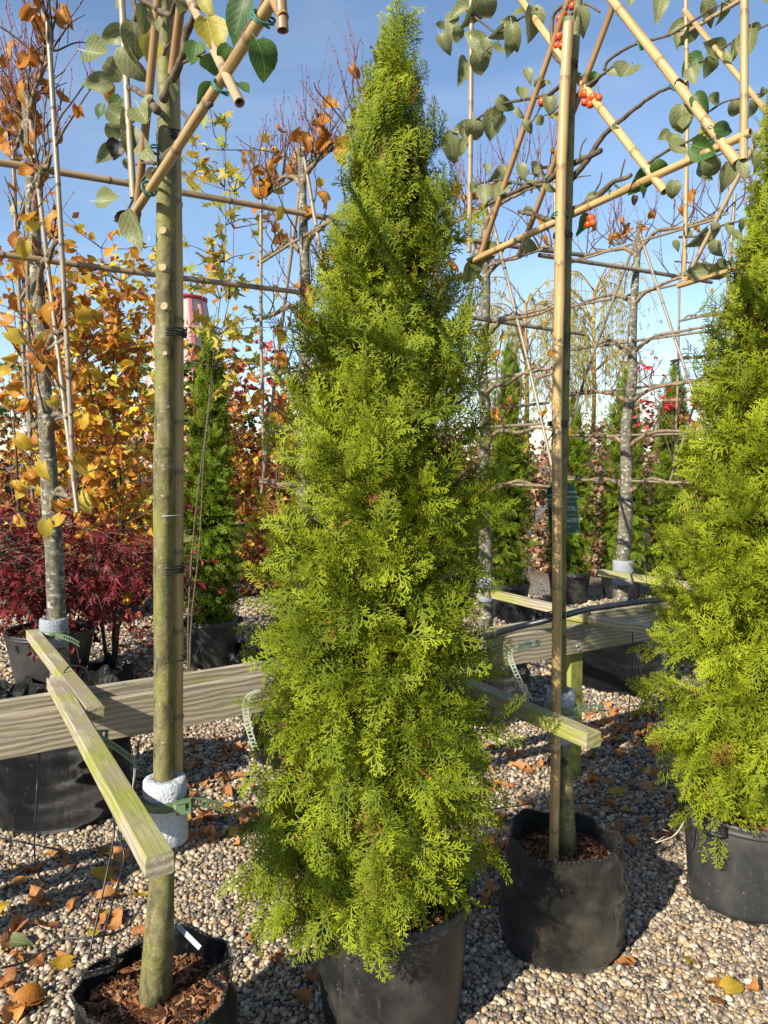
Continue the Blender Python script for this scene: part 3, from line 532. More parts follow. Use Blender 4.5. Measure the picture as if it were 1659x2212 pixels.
# ================================================================== bamboo, ties
BAM = {'gold': (.45, .315, .14), 'tan': (.33, .25, .15), 'grey': (.235, .195, .14), 'brown': (.30, .18, .075)}
def cane(parent, a, b, r, kind='gold', name='bamboo_cane', taper=.9, node=.27, label=None):
    a, b = np.asarray(a, float), np.asarray(b, float); L = np.linalg.norm(b - a); ts = [0.0]; rs = [1.0]; cs = [1.0]; s = rng.uniform(.05, node)
    while s < L - .02:
        for ds, q, c in ((-.012, 1.0, 1.0), (-.004, 1.10, .72), (0, 1.13, .50), (.004, .97, .62), (.012, 1.0, 1.06)): ts.append(s + ds); rs.append(q); cs.append(c)
        s += node*rng.uniform(.8, 1.25)
    ts.append(L); rs.append(1.0); cs.append(1.0); o = np.argsort(ts); ts, rs, cs = (np.array(q)[o] for q in (ts, rs, cs))
    bow = rng.normal(0, .006)*L; side = np.cross(b - a, (.3, .5, .8)); side /= np.linalg.norm(side)
    P = a + (b - a)*(ts/L)[:, None] + side*(bow*np.sin(np.pi*ts/L))[:, None]; R = r*rs*np.interp(ts, [0, L], [1, taper])
    m = MB(); tube(m, P, R, 12, np.array(BAM[kind])*cs[:, None]*rng.uniform(.85, 1.12), False)
    for e, q, rr in ((P[0], P[0] + (P[1] - P[0])/np.linalg.norm(P[1] - P[0])*.03, R[0]), (P[-1], P[-1] + (P[-2] - P[-1])/np.linalg.norm(P[-2] - P[-1])*.03, R[-1])):
        ring(m, e, q, rr, rr*.62, BAM[kind])
    o = m.build(name, MT['bamboo'], parent)
    return o
def ring(m, e, q, r0, r1, col):                       # cut end: annulus, then a short dark bore
    T = (q - e)/np.linalg.norm(q - e); A = np.cross(T, (.31, .52, .79)); A /= np.linalg.norm(A); B = np.cross(T, A); th = np.linspace(0, 2*np.pi, 12, endpoint=False)
    c = np.cos(th)[:, None]*A + np.sin(th)[:, None]*B; V = np.concatenate([e + c*r0, e + c*r1, e + T*.02 + c*r1*.9]); col = np.array(col)
    m.add(V, [grid_faces(3, 12), (np.arange(12) + 24)[None]], np.concatenate([np.tile(col*1.05, (12, 1)), np.tile(col*.35, (12, 1)), np.tile(col*.06, (12, 1))]))
def tie(parent, c, axis, r, mat='rubber', turns=2, th=.003, tail=.0, name='tie', e=1.0):
    c = Vector(c); f = frame(axis, (.2, -1, .3)); P = []
    for k in np.linspace(0, turns*2*math.pi, turns*20): P.append(c + f @ Vector((r*e*math.cos(k), (k/(2*math.pi) - turns/2)*th*1.15 + .003*math.sin(k + 1) + .0015*math.sin(2.3*k), r*math.sin(k))))
    if tail: q = P[-1]; P += [q + Vector((-.4, -.3, .1))*tail*.5, q + Vector((-.7, -.5, -.6))*tail]
    m = MB(); tube(m, P, th/2, 6); return m.build(name, MT[mat], parent)
def branch(parent, P, r0, r1, name='branch', col=(1, 1, 1), n=None, mat='twig_brown', knob=True):
    Q = smoothpath(P, n or max(6, 4*len(P))); k = len(Q); R = np.linspace(r0, r1, k)
    if knob: R = R*(1 + .10*(rng.uniform(0, 1, k) > .75)); Q[1:-1] += rng.normal(0, r0*.10, (k - 2, 3))
    m = MB(); tube(m, Q, R, 8, col); return m.build(name, MT[mat], parent)
def trunk(parent, P, R, mat, n=60, rough=.05, seed=0):
    Q = smoothpath(P, n); Rr = np.interp(np.linspace(0, 1, n), np.linspace(0, 1, len(R)), R); r = np.random.default_rng(seed)
    m = MB(); tube(m, Q, Rr, 20); V = m.V[0]; c = np.repeat(Q, 20, 0); d = V - c; z = V[:, 2]; th = np.tile(np.arange(20)/20*6.283, n); p = r.uniform(0, 6.28, 6)
    kn = np.zeros(len(V))
    for _ in range(int(16*rough/.05)): tz, tt = r.uniform(z.min(), z.max()), r.uniform(0, 6.283); dd = np.angle(np.exp(1j*(th - tt))); kn += r.uniform(.05, .22)*np.exp(-((z - tz)/.022)**2 - (dd/.5)**2)
    m.V[0] = c + d*(1 + rough*(np.sin(2*th + 7*z + p[0]) + .7*np.sin(3*th - 13*z + p[1]) + .5*np.sin(21*z + p[2])) + kn)[:, None]
    return m.build('trunk', MT[mat], parent)
def scar(parent, p, nrm, r):
    f = frame(nrm, (0, .1, 1)); m = MB(); tube(m, [Vector(p) - f @ Vector((0, .02, 0)), Vector(p) - f @ Vector((0, .004, 0)), Vector(p)], [r*1.9, r*1.4, r*1.15], 14, (1, 1, 1)); return m.build('pruning_scar', MT['cut_wood'], parent, smooth=False)
def fruit(parent, p, r):
    m = MB(); f = frame((rng.normal(0, .3), rng.normal(0, .3), -1), (1, 0, 0)); pr = [(.02, -.80), (.25, -.93), (.6, -.80), (.92, -.40), (1.0, 0), (.90, .45), (.62, .80), (.30, .90), (.16, .84), (.03, .80)]
    th = np.linspace(0, 2*np.pi, 14, endpoint=False); V = []; cc = []
    for rr, y in pr:
        for a in th: V.append(f @ Vector((rr*math.cos(a), y, rr*math.sin(a)))*r); k = .5 + .5*math.sin(a + 1); cc.append((np.array((.55, .025, .010))*(1 - k) + np.array((.62, .13, .018))*k)*(.18 if y > .79 and rr < .2 else 1))
    m.add(np.array(V) + np.array(p), [grid_faces(len(pr), 14), np.arange(14)[::-1][None], (np.arange(14) + 14*len(pr) - 14)[None]], np.array(cc)); o = m.build('crab_apple', MT['fruit'], parent)
    m = MB(); q = Vector(p) - f @ Vector((0, r*.78, 0)); tube(m, smoothpath([q, q + Vector((rng.normal(0, .006), rng.normal(0, .006), .014)), q + Vector((rng.normal(0, .01), 0, .03))], 5), .0011, 5, (1.5, 1.0, .6)); s = m.build('stalk', MT['twig_brown'], o); return o

def crab(label, p, trunk_px, trunk_r, ty, cane_px, cy, canes, leaves, branches, fruits, ties, zoom, plane_p, top_extra=True, seed=1, cane_r=.0165):
    p = Vector(p); t = thing('espalier_crab_apple', label, 'crab apple', (p.x, p.y, p.z), 'trained crab apples in the front row')
    if trunk_px: trunk(t, [D(u, v, ty) for u, v in trunk_px], trunk_r, 'bark_olive', 80, .035, seed)
    if cane_px:
        Q = [D(u, v, cy) for u, v in cane_px]
        for a, b in zip(Q[:-1], Q[1:]): cane(t, a, b, cane_r, 'gold', taper=1.0, node=.24)
    pp = (plane_p[0], plane_p[1]); W = lambda u, v, off=0: PL(u, v, (pp[0] + RN.x*off, pp[1] + RN.y*off), PERP)
    for i, (a, b, ext, r, k) in enumerate(canes):
        o_ = .040 + (i % 3)*.022; A, B = W(*a, o_), W(*b, o_); cane(t, A, B + (B - A)*ext, r, k, node=.22)
    zx, zy, zs = zoom
    cv = lambda x, y: (zx + x*zs, zy + y*zs)
    for pts_, r0, r1 in branches: branch(t, [W(*cv(x, y), rng.uniform(-.005, .03)) for x, y in pts_], r0, r1)
    for x, y, ln, an, *k in leaves:
        q = W(*cv(x, y), rng.uniform(-.06, .06)); dist = q.y; L = ln*zs/FPX*dist*1.14*rng.uniform(.85, 1.2); d = Vector((math.cos(RAD(an)), rng.normal(0, .25), -math.sin(RAD(an)))).normalized()
        nr = Vector((rng.normal(0, .45), -1, rng.normal(-.15, .45))); leaf(t, k[0] if k else 'pale', q - d*L*.5, d, nr, L)
    for x, y, ln in fruits: fruit(t, W(*cv(x, y), rng.uniform(-.03, .01)), ln*zs/FPX*2.4)
    for u, v, axis, r, mat, turns, th, tail, dy in ties: tie(t, D(u, v, dy), axis, r, mat, turns, th, tail)
    return t
# ---- left crab apple
LZ = (0, 0, .3968)
ll = [(650, 5, 100, 160), (605, 195, 155, 150), (745, 225, 170, 80), (800, 300, 130, 100, 'yellow'), (560, 305, 160, 20), (720, 365, 170, 70), (655, 400, 150, 30), (520, 450, 135, 170), (610, 590, 110, 140, 'green'), (650, 640, 140, 30), (690, 650, 120, 100), (705, 770, 150, 100), (630, 740, 100, 70), (570, 840, 130, 130), (630, 835, 110, 100, 'dark'), (790, 825, 145, 60), (700, 905, 80, 80), (610, 1100, 150, 5), (770, 1250, 180, 60), (830, 970, 80, 100), (800, 660, 150, 60), (820, 590, 100, 110), (790, 110, 120, 90), (1290, 110, 240, 118, 'green'), (1155, 230, 190, 80, 'yellow'), (1065, 315, 130, 100, 'green'), (1130, 385, 150, 130, 'green'), (1110, 500, 135, 150, 'green'), (1215, 315, 110, 120, 'green'), (1320, 500, 100, 60, 'green'), (1455, 330, 185, 62, 'green'), (1050, 50, 80, 100), (1130, 40, 110, 60, 'yellow'), (950, 510, 80, 80), (1020, 180, 60, 90), (655, 1190, 120, 160, 'dark'), (845, 130, 90, 80), (560, 620, 80, 100, 'green'), (1000, 40, 80, 70)]
lb_ = [([(855, 600), (800, 530), (740, 490), (690, 470)], .009, .005), ([(890, 540), (955, 400), (1000, 290), (1010, 200), (1060, 80), (1110, -40)], .009, .006), ([(890, 860), (960, 800), (1030, 670), (1090, 600), (1150, 565)], .010, .005), ([(1040, 660), (1020, 640), (990, 610)], .004, .003), ([(1230, 380), (1290, 280), (1330, 180), (1410, 60), (1450, -30)], .0055, .004), ([(720, -20), (740, 80), (700, 200), (650, 300), (610, 440)], .006, .003), ([(860, 45), (810, 15), (750, -10)], .007, .005), ([(845, 890), (790, 885), (735, 895)], .004, .003), ([(840, 930), (790, 960), (740, 1060), (690, 1150)], .0045, .0025), ([(870, 60), (930, 80), (960, 0)], .006, .004), ([(890, 300), (900, 270), (930, 230)], .003, .002), ([(1000, 340), (1060, 310), (1115, 280)], .003, .002)]
t = crab('crab apple espalier with olive green trunk and bamboo cane tied behind it', (-.563, 1.83, .27), [(334, 2160), (350, 1900), (354, 1600), (352, 1200), (355, 800), (358, 500), (360, 330), (357, 220), (354, 100), (352, 0), (345, -160), (340, -420)], [.042, .030, .0245, .0222, .0222, .022, .0222, .0165, .0145, .0140, .012, .008], 1.84,
     [(382, 1712), (383, 1000), (379, 420), (372, -20), (364, -420)], 1.885,
     [((266, 497), (606, -26), .04, .0105, 'gold'), ((518, 222), (414, 8), 1.6, .0088, 'tan'), ((288, 428), (262, -20), .9, .0085, 'tan'), ((289, 524), (338, 0), 1.2, .0098, 'brown'), ((372, 160), (395, -20), 2.5, .0095, 'brown'), ((611, 66), (600, -120), 1.5, .0085, 'brown'), ((612, 38), (560, -60), 4.0, .0085, 'brown')],
     ll, lb_, [], [(368, 300, (0, 0, 1), .030, 'rubber', 4, .005, 0, 1.855), (352, 328, (.25, 0, 1), .030, 'twine', 2, .004, 0, 1.85), (369, 720, (.06, 0, 1), .036, 'rubber', 4, .0045, 0, 1.855), (368, 1228, (.06, 0, 1), .034, 'rubber', 4, .0045, 0, 1.855), (368, 1423, (.1, 0, 1), .034, 'rubber', 1, .0035, 0, 1.855), (363, 1112, (.1, 0, 1), .031, 'wire', 2, .0018, 0, 1.85)], LZ, (-.563, 1.83), seed=4, cane_r=.0155)
for u, v, r in ((351, 497, .0075), (351, 577, .0075), (354, 661, .0075), (356, 763, .0045)): q = D(u, v, 1.815); scar(t, q, (-.1, -1, .15), r)
for u, v, ax in ((568, 40, (.6, -.8, .6)), (480, 188, (.6, -.8, .6)), (275, 482, (.6, -.8, .2)), (322, 408, (.6, -.8, .2))): tie(t, PL(u, v, (-.563 + RN.x*.04, 1.83 + RN.y*.04), PERP), ax, .017, 'twine', 2, .004)
# ---- right crab apple
RZ = (932.6, 0, .4378)
rl = [(135, 45, 110, 170), (215, 60, 120, 100), (265, 40, 130, 80), (100, 130, 110, 100), (40, 150, 80, 160), (70, 215, 110, 60), (140, 180, 70, 60), (375, 110, 90, 180), (330, 170, 110, 130), (210, 190, 110, 215), (275, 240, 95, 70), (325, 255, 60, 20), (405, 190, 110, 80), (395, 240, 90, 60), (165, 340, 115, 100), (245, 320, 120, 70), (445, 55, 100, 190), (505, 120, 140, 80), (745, 110, 110, 70), (680, 130, 90, 80), (480, 375, 80, 70), (795, 400, 80, 110, 'green'), (905, 375, 70, 30), (945, 390, 150, 120), (985, 10, 60, 90), (1125, 40, 110, 100), (1330, 510, 110, 60, 'green'), (1225, 600, 150, 100), (1265, 620, 100, 100), (1345, 650, 110, 180, 'yellow'), (1450, 640, 120, 0, 'green'), (1365, 735, 140, 30, 'green'), (1140, 680, 80, 150), (1185, 710, 80, 100), (1210, 745, 90, 40), (1385, 840, 110, 70), (1300, 870, 130, 150), (1455, 880, 110, 90), (1540, 840, 100, 80), (1190, 940, 100, 100), (1130, 850, 120, 60, 'green'), (1030, 900, 120, 120, 'green'), (1045, 940, 80, 60, 'green'), (1000, 990, 50, 100, 'dark'), (750, 805, 70, 70), (780, 975, 60, 170), (150, 630, 100, 170), (215, 660, 110, 80), (295, 620, 140, 110), (335, 570, 100, 70), (365, 520, 90, 50), (355, 625, 90, 30), (160, 680, 80, 90), (150, 730, 70, 100), (100, 740, 120, 80), (440, 480, 70, 80), (430, 560, 50, 80), (480, 630, 60, 50), (545, 595, 50, 20), (540, 430, 60, 60), (585, 400, 50, 340), (585, 520, 90, 80), (350, 845, 70, 80), (310, 870, 70, 120), (270, 840, 60, 80), (450, 850, 70, 70), (500, 845, 90, 130), (510, 910, 90, 30), (210, 950, 100, 130), (270, 970, 100, 80), (315, 955, 80, 100), (355, 950, 90, 110), (590, 935, 50, 60), (475, 1050, 60, 90), (250, 1245, 120, 170), (200, 1290, 110, 190), (190, 1350, 140, 110), (480, 1220, 80, 60), (745, 1110, 90, 100, 'green'), (1235, 420, 70, 40, 'dark'), (620, 570, 60, 170, 'yellow')]
rb_ = [([(640, 1095), (560, 1080), (490, 1055), (430, 1045)], .010, .007), ([(690, 1040), (800, 985), (880, 910), (985, 862)], .011, .006), ([(690, 880), (760, 800), (830, 690), (890, 630), (1000, 540), (1110, 460), (1200, 420)], .010, .004), ([(700, 490), (760, 430), (840, 370), (900, 322)], .006, .004), ([(850, 350), (870, 300), (960, 240), (1030, 210), (1150, 180), (1250, 130), (1400, 30)], .005, .003), ([(640, 420), (560, 470), (430, 495), (330, 520), (220, 590), (110, 670)], .007, .003), ([(560, 910), (450, 910), (380, 895), (300, 890), (200, 920)], .006, .003), ([(560, 900), (640, 840), (800, 760), (835, 742)], .011, .008), ([(240, 1030), (420, 940), (560, 885)], .007, .008), ([(690, 330), (610, 280), (592, 150), (610, 60), (700, 0)], .008, .005), ([(1050, 820), (1150, 750), (1260, 700), (1400, 620)], .005, .0025), ([(560, 905), (535, 830), (520, 765)], .004, .003), ([(800, 960), (830, 900), (840, 850)], .003, .002), ([(930, 880), (945, 820), (955, 785)], .003, .002), ([(730, 770), (740, 720), (765, 680)], .003, .0015), ([(690, 900), (720, 875), (785, 865)], .003, .0015), ([(170, 50), (260, 120), (330, 160), (440, 90), (520, 40)], .004, .003), ([(240, 310), (260, 260), (330, 200)], .003, .002), ([(560, 470), (520, 560), (480, 620)], .003, .002), ([(640, 500), (600, 550), (530, 580)], .003, .002), ([(640, 100), (700, 60), (760, 20), (830, 60)], .006, .003)]
rf = [(695, 30, 21), (713, 15, 18), (655, 62, 20), (630, 92, 19), (628, 132, 21), (627, 180, 21), (618, 225, 19), (640, 225, 18), (652, 205, 17), (757, 463, 23), (797, 480, 22), (825, 483, 18), (755, 505, 19), (783, 515, 20), (545, 503, 24), (786, 1075, 21), (795, 1100, 20), (772, 1108, 18)]
t = crab('crab apple espalier with red fruit and a thick bamboo cane before its trunk', (.62, 2.52, .28), [(1228, 1850), (1219, 1640), (1211, 1500), (1210, 1200), (1214, 1000), (1221, 700), (1229, 300), (1243, 80), (1256, -80), (1262, -300)], [.031, .0235, .0205, .0195, .019, .0175, .0165, .014, .012, .008], 2.52,
     [(1196, 1856), (1203, 990), (1209, 640), (1228, 50)], 2.475,
     [((1015, 566), (1622, 286), 0, .0125, 'gold'), ((1013, 545), (1014, -20), .6, .0095, 'tan'), ((1606, 345), (1604, -20), 1.2, .0105, 'gold'), ((1436, 414), (1130, -5), .55, .0125, 'gold'), ((1592, 352), (1312, -5), .6, .0135, 'gold'), ((1120, 555), (1322, 20), .9, .010, 'brown'), ((1038, 552), (1195, 100), 1.2, .0105, 'brown')],
     rl, rb_, rf, [(1229, 140, (.1, 0, 1), .026, 'rubber', 3, .0045, .05, 2.495), (1216, 508, (.1, 0, 1), .029, 'rubber', 3, .0045, .04, 2.495), (1205, 915, (.1, 0, 1), .031, 'rubber', 3, .005, .10, 2.495), (1200, 1330, (.05, 0, 1), .032, 'rubber', 3, .005, .07, 2.495), (1204, 1645, (.05, 0, 1), .032, 'rubber', 3, .005, .05, 2.50), (1210, 465, (.1, 0, 1), .026, 'twine', 3, .004, 0, 2.49)], RZ, (.62, 2.52), seed=9)
for u, v in ((1382, 98), (1332, 275), (1260, 165), (1185, 385), (1088, 385), (1455, 190), (1395, 372), (1545, 300), (1320, 420), (1337, 405), (1118, 520), (1030, 552), (1540, 278)): tie(t, PL(u, v, (.62 + RN.x*.045, 2.52 + RN.y*.045), PERP), (.6, -.5, rng.choice([-.8, .8, .2])), .0150, 'twine', 2, .003, .012)
# ---- next crab apple of the row, its frame showing past the wide thuja
nl = [(1205, 140, 90, 150), (1215, 200, 80, 90), (1290, 165, 90, 100), (1370, 70, 100, 60), (1440, 60, 100, 80), (1280, 310, 120, 150, 'green'), (1290, 385, 90, 70), (1380, 240, 100, 200), (1370, 345, 90, 70), (1450, 20, 80, 90), (1500, 245, 90, 90), (1570, 230, 110, 80), (1580, 140, 60, 200), (1470, 290, 70, 70), (1410, 495, 90, 10), (1500, 550, 90, 80), (1600, 545, 80, 60), (1600, 800, 90, 70), (1235, 1150, 90, 130), (1325, 1185, 120, 120), (1400, 1145, 70, 60), (1390, 1250, 110, 100), (1310, 1340, 120, 170), (1410, 1360, 110, 110), (1470, 1130, 70, 80), (1530, 1120, 60, 60), (1210, 1215, 60, 60), (1440, 1300, 70, 20), (1630, 10, 90, 80), (1640, 460, 60, 80), (1500, 1180, 80, 60), (1610, 700, 60, 40)]
nb_ = [([(1320, 310), (1400, 260), (1500, 200), (1660, 120)], .005, .004), ([(1370, 550), (1450, 500), (1560, 480), (1660, 450)], .005, .004), ([(1170, 180), (1260, 120), (1400, 40), (1500, -20)], .004, .003), ([(1220, 1170), (1340, 1160), (1440, 1110), (1580, 1080)], .006, .004), ([(1200, 1290), (1330, 1300), (1440, 1305)], .004, .003), ([(1400, 770), (1500, 740), (1660, 720)], .004, .003)]
crab('crab apple frame of crossed bamboo canes showing above the wide yellow-green thuja', (1.77, 3.25, .3), [(1735, 1700), (1733, 1200), (1732, 600), (1730, -50)], [.03, .024, .02, .012], 3.25, [(1720, 1700), (1722, 300), (1722, -50)], 3.2,
     [((1477, 606), (1481, 18), .03, .0105, 'gold'), ((1478, 22), (1662, 250), 1.2, .0125, 'gold'), ((1476, 615), (1660, 245), 1.0, .011, 'tan'), ((1465, 618), (1660, 560), 1.5, .0125, 'gold'), ((1470, 78), (1600, 0), 2.0, .011, 'tan'), ((1600, 545), (1662, 430), 2.0, .011, 'tan')], nl, nb_, [], [], RZ, (1.77, 3.25), seed=12)
bag('black fabric bag of the crab apple hidden behind the wide thuja', (1.80, 3.25), .2, .19, .35, .29, 14)

# ================================================================== trained lindens behind the rack
def linden(label, p, seed, nleaf, levels, tw_n, lean=0.0, half=.62, cols=('orange', 'lime'), extra=(), r0=.048, skip=()):
    p = Vector((p[0], p[1], .40)); r = np.random.default_rng(seed); t = thing('espalier_linden', label, 'linden', p, 'trained lindens behind the rack'); X = lambda tt, h, off=0: Vector((p.x, p.y, 0)) + PERP*tt + Vector((lean*(h - .8), 0, h)) + RN*off
    top = levels[-1] + .12
    trunk(t, [X(r.normal(0, .012), h) for h in np.linspace(.40, top, 9)], np.linspace(r0, .020, 9), 'bark_lichen', 70, .03, seed)
    for i, h in enumerate(levels):
        wd = half*(1 - .06*abs(i - 2)) + r.uniform(-.05, .05); cane(t, X(-wd, h + r.normal(0, .012), .025), X(wd, h + r.normal(0, .012), .025), .0095, 'grey')
        for sgn in (-1, 1):
            pts_ = [X(0, h - .10)] + [X(sgn*wd*k*1.04, h - .10*(1 - min(1, k*3))**2 + r.normal(0, .012), r.normal(0, .012)) for k in (.12, .3, .55, .8, 1)]
            branch(t, pts_, .016, .006, col=(2.0, 1.9, 1.7))
        for k in (-.7, -.3, .3, .7): tie(t, X(wd*k, h, .012), PERP, .018, 'twine', 2, .003)
    for a, b, h0, h1 in ((.0, -half*1.0, levels[-1] + .05, levels[0] - .06), (.0, half*1.0, levels[-1] + .05, levels[0] - .06), (-half*.93, -half*.93, levels[-1] + .05, levels[0] + .1), (half*.93, half*.93, levels[-1] + .1, levels[0] + .05)): cane(t, X(a, h0, -.022), X(b, h1, -.022), .0105, 'grey')
    tw = MB(); sh = MB(); spots = []
    for i in range(tw_n):
        lv = r.integers(0, len(levels)) if r.uniform() > .35 else len(levels) - 1; h = levels[lv]; tt = r.uniform(-half, half); q = X(tt, h, r.normal(0, .01)); d = Vector((PERP*r.normal(0, .6) + RN*r.normal(0, .7) + Vector((0, 0, r.uniform(.15, .9))))).normalized()
        L = r.uniform(.16, .42); ps = [q]
        for k in range(4): d = (d + rvr(r, .28) + Vector((0, 0, .16))).normalized(); ps.append(ps[-1] + d*L/4)
        Q = smoothpath(ps, 9); tube(tw, Q, np.linspace(.0050, .0020, 9), 5, (.95, .8, .72), False); spots += [Vector(x) for x in Q[3:]]
        for s in range(r.integers(1, 3)):
            a = Vector(Q[r.integers(4, 8)]); dd = (Vector((r.normal(0, .25), r.normal(0, .25), 1))).normalized(); l2 = r.uniform(.10, .30) if lv == len(levels) - 1 else r.uniform(.06, .16); zz = [a + dd*l2*k + rvr(r, .004) for k in (0, .33, .66, 1)]; tube(sh, zz, [.0019, .0017, .0014, .0009], 5, np.array((.16, .030, .035))*r.uniform(.6, 1.3), False)
            for k in (1, 2, 3): c = zz[k]; tube(sh, [c, c + dd*.005 + rvr(r, .003), c + dd*.010 + rvr(r, .002)], [.0016, .0030, .0008], 5, (.20, .028, .035), False)
    tw.build('twigs', MT['twig_brown'], t, kind='stuff'); sh.build('shoots', MT['shoot_red'], t, kind='stuff')
    for i in range(nleaf):
        q = spots[r.integers(0, len(spots))]
        if q.z > 2.75 and r.uniform() < .6: q = spots[r.integers(0, len(spots))]
        yl = r.uniform() < np.interp(q.z, [1.2, 2.0, 3.2], [.75, .25, .12]); d = Vector((r.normal(0, .6), r.normal(0, .6), -.75)); leaf(t, cols[1] if yl else cols[0], q + rvr(r, .01), d, (r.normal(0, .8), -1, r.normal(.3, .6)), r.uniform(.055, .10))
    for u, v, y, s, an, k in extra:
        q = D(u, v, y); d = Vector((math.cos(RAD(an)), r.normal(0, .2), -math.sin(RAD(an)))); leaf(t, k, q - d*s*.5, d, (r.normal(0, .3), -1, r.normal(0, .3)), s)
    return t
LV = [1.48, 1.80, 2.12, 2.46, 2.80, 3.15]
ex = [(100, 1150, 3.2, .085, 95, 'lime'), (118, 1130, 3.2, .065, 130, 'lime'), (45, 1130, 3.3, .06, 60, 'lime'), (28, 1120, 3.3, .06, 200, 'orange'), (22, 845, 3.2, .09, 160, 'orange'), (45, 840, 3.2, .07, 40, 'orange'), (20, 525, 3.3, .09, 150, 'orange'), (50, 545, 3.3, .08, 100, 'lime'), (190, 690, 4.0, .10, 60, 'lime'), (250, 720, 4.0, .09, 30, 'orange'), (165, 740, 3.6, .08, 120, 'orange'), (210, 810, 3.8, .07, 90, 'lime'), (55, 960, 3.2, .08, 40, 'lime'), (95, 1025, 3.2, .085, 90, 'lime'), (150, 935, 3.4, .07, 80, 'lime'), (160, 960, 3.4, .06, 50, 'orange'), (240, 1120, 3.9, .07, 10, 'orange'), (200, 1085, 3.7, .09, 8, 'orange'), (130, 1100, 3.3, .06, 60, 'orange'), (30, 700, 3.3, .09, 20, 'orange'), (35, 660, 3.3, .07, 100, 'orange'), (70, 780, 3.3, .07, 70, 'orange')]
linden('lichen spotted linden with grey foam collar and orange leaves, by the red maple', L1, 3, 130, LV, 150, lean=-.028, extra=ex)
linden('linden trained on bamboo, half hidden behind the tall bushy thuja', L2, 13, 120, LV, 130, lean=-.0)
linden('linden trunk close to the right edge of the tall bushy thuja', L3, 23, 34, LV, 80, lean=-.012)
linden('straight lichen covered linden with spreading bare arms and red shoots', L4, 33, 26, LV, 95, lean=.02, r0=.058, half=.78)
linden('linden with bare arms mostly hidden behind the wide yellow-green thuja', L5, 43, 14, LV, 60)
bag('black fabric bag of the linden hidden behind the wide thuja', (L5.x, L5.y), .3, .28, .45, .4, 19)
# long canes tied along the row
rowp = (L1.x, L1.y)
for i, (a, b, e0, e1, r, k, lb) in enumerate([((0, 355), (712, 472), .5, .02, .0165, 'tan', 'long bamboo pole tied level across the left trunks, upper of two'), ((30, 550), (625, 628), .5, .1, .0145, 'tan', 'long bamboo pole tied level across the left trunks, lower of two'), ((985, 516), (1259, 551), .1, 0, .016, 'grey', 'grey bamboo pole end overlapping another behind the red fruit'), ((1165, 551), (1462, 598), 0, .3, .0155, 'grey', 'grey bamboo pole running behind the crossed canes'), ((1045, 690), (1262, 722), .2, .0, .013, 'grey', 'thin grey bamboo pole low behind the thick cane'), ((1060, 883), (1185, 870), 0, 0, .010, 'grey', 'short grey bamboo stick level with the black cable tie')]):
    A, B = (PL(*q, (rowp[0] - RN.x*.05, rowp[1] - RN.y*.05), RAIL) for q in (a, b)); o = cane(None, A - (B - A)*e0, B + (B - A)*e1, r, k); tag(o, lb, 'bamboo pole', 'poles tied along the linden row')

# ================================================================== collars, straps, tubes
def collar(label, c, h0, h1, r0, r1, mat, tilt=(0, 0), group=None):
    t = thing('foam_collar', label, 'foam collar', (c[0], c[1], h0)); m = MB(); n_ = 28; prof = [(r0, h0), (r1 - .004, h0 - .001), (r1, h0 + .004)] + [(r1, h0 + (h1 - h0)*k) for k in (.2, .4, .6, .8)] + [(r1, h1 - .004), (r1 - .004, h1), (r0, h1 + .001), (r0, h0)]
    lathe(m, prof, c, n_, wob=lambda th, r, z, i: (0.0012*np.sin(3*th + 20*z) + .0006*rng.normal(0, 1, n_), (z > (h0 + h1)/2)*.0008*np.sin(2*th) + .0004*rng.normal(0, 1, n_))); m.V[0][:, 0] += (m.V[0][:, 2] - h0)*tilt[0]; m.build('foam_sleeve', MT[mat], t); return t
def ladder(m, P, wv, w=.024, th=.0022, rung=.010, solid=0, col=(1, 1, 1)):
    Q = smoothpath(P, max(8, int(sum((Vector(b) - Vector(a)).length for a, b in zip(P[:-1], P[1:]))/rung*1.0))); W = Vector(wv).normalized()
    for i in range(len(Q) - 1):
        a, b = Vector(Q[i]), Vector(Q[i + 1]); d = (b - a)/2; nn = d.normalized().cross(W)*th/2; c = (a + b)/2
        if i < solid: box(m, c, d*1.02, W*w/2, nn, col); continue
        for s in (-1, 1): box(m, c + W*s*(w/2 - .0028), d*1.03, W*.0028, nn, col)
        box(m, a, d*.38, W*(w/2 - .002), nn*.9, col)
def strap(label, ring_c, ring_r, z, tail, mat='strap_green', wv=(0, 0, 1), buckle=None, solid=3):
    t = thing('strap', label, 'strap', (ring_c[0], ring_c[1], z) if ring_c else tail[0])
    if ring_c:
        m = MB(); lathe(m, [(ring_r + .0005, z - .012), (ring_r + .003, z - .012), (ring_r + .003, z + .012), (ring_r + .0005, z + .012), (ring_r + .0005, z - .012)], ring_c, 28); m.build('band', MT[mat], t)
    m = MB(); ladder(m, tail, wv, solid=solid); m.build('ladder_tail', MT[mat], t, smooth=False)
    if buckle: m = MB(); c, x, y_ = buckle; x = Vector(x); y_ = Vector(y_); nn = x.cross(y_).normalized(); [box(m, Vector(c) + y_.normalized()*(.013*s) + nn*.002, x, y_.normalized()*.003, nn*.006) for s in (-1, 1)]; box(m, Vector(c) - x*.4, x*.6, y_.normalized()*.011, nn*.004); box(m, Vector(c) + x*.85, x*.15, y_.normalized()*.015, nn*.006); m.build('buckle', MT[mat], t, smooth=False)
    return t
cL = D(358, 1740, 1.84); collar('thick white foam collar around the olive crab apple trunk', (cL.x, cL.y), D(358, 1815, 1.84).z, D(358, 1680, 1.84).z, .024, .052, 'foam_white')
zs_ = D(360, 1745, 1.79).z; tl = [Vector((cL.x + .03, cL.y - .048, zs_)), D(405, 1735, 1.79), D(440, 1734, 1.80), D(483, 1744, 1.82)]
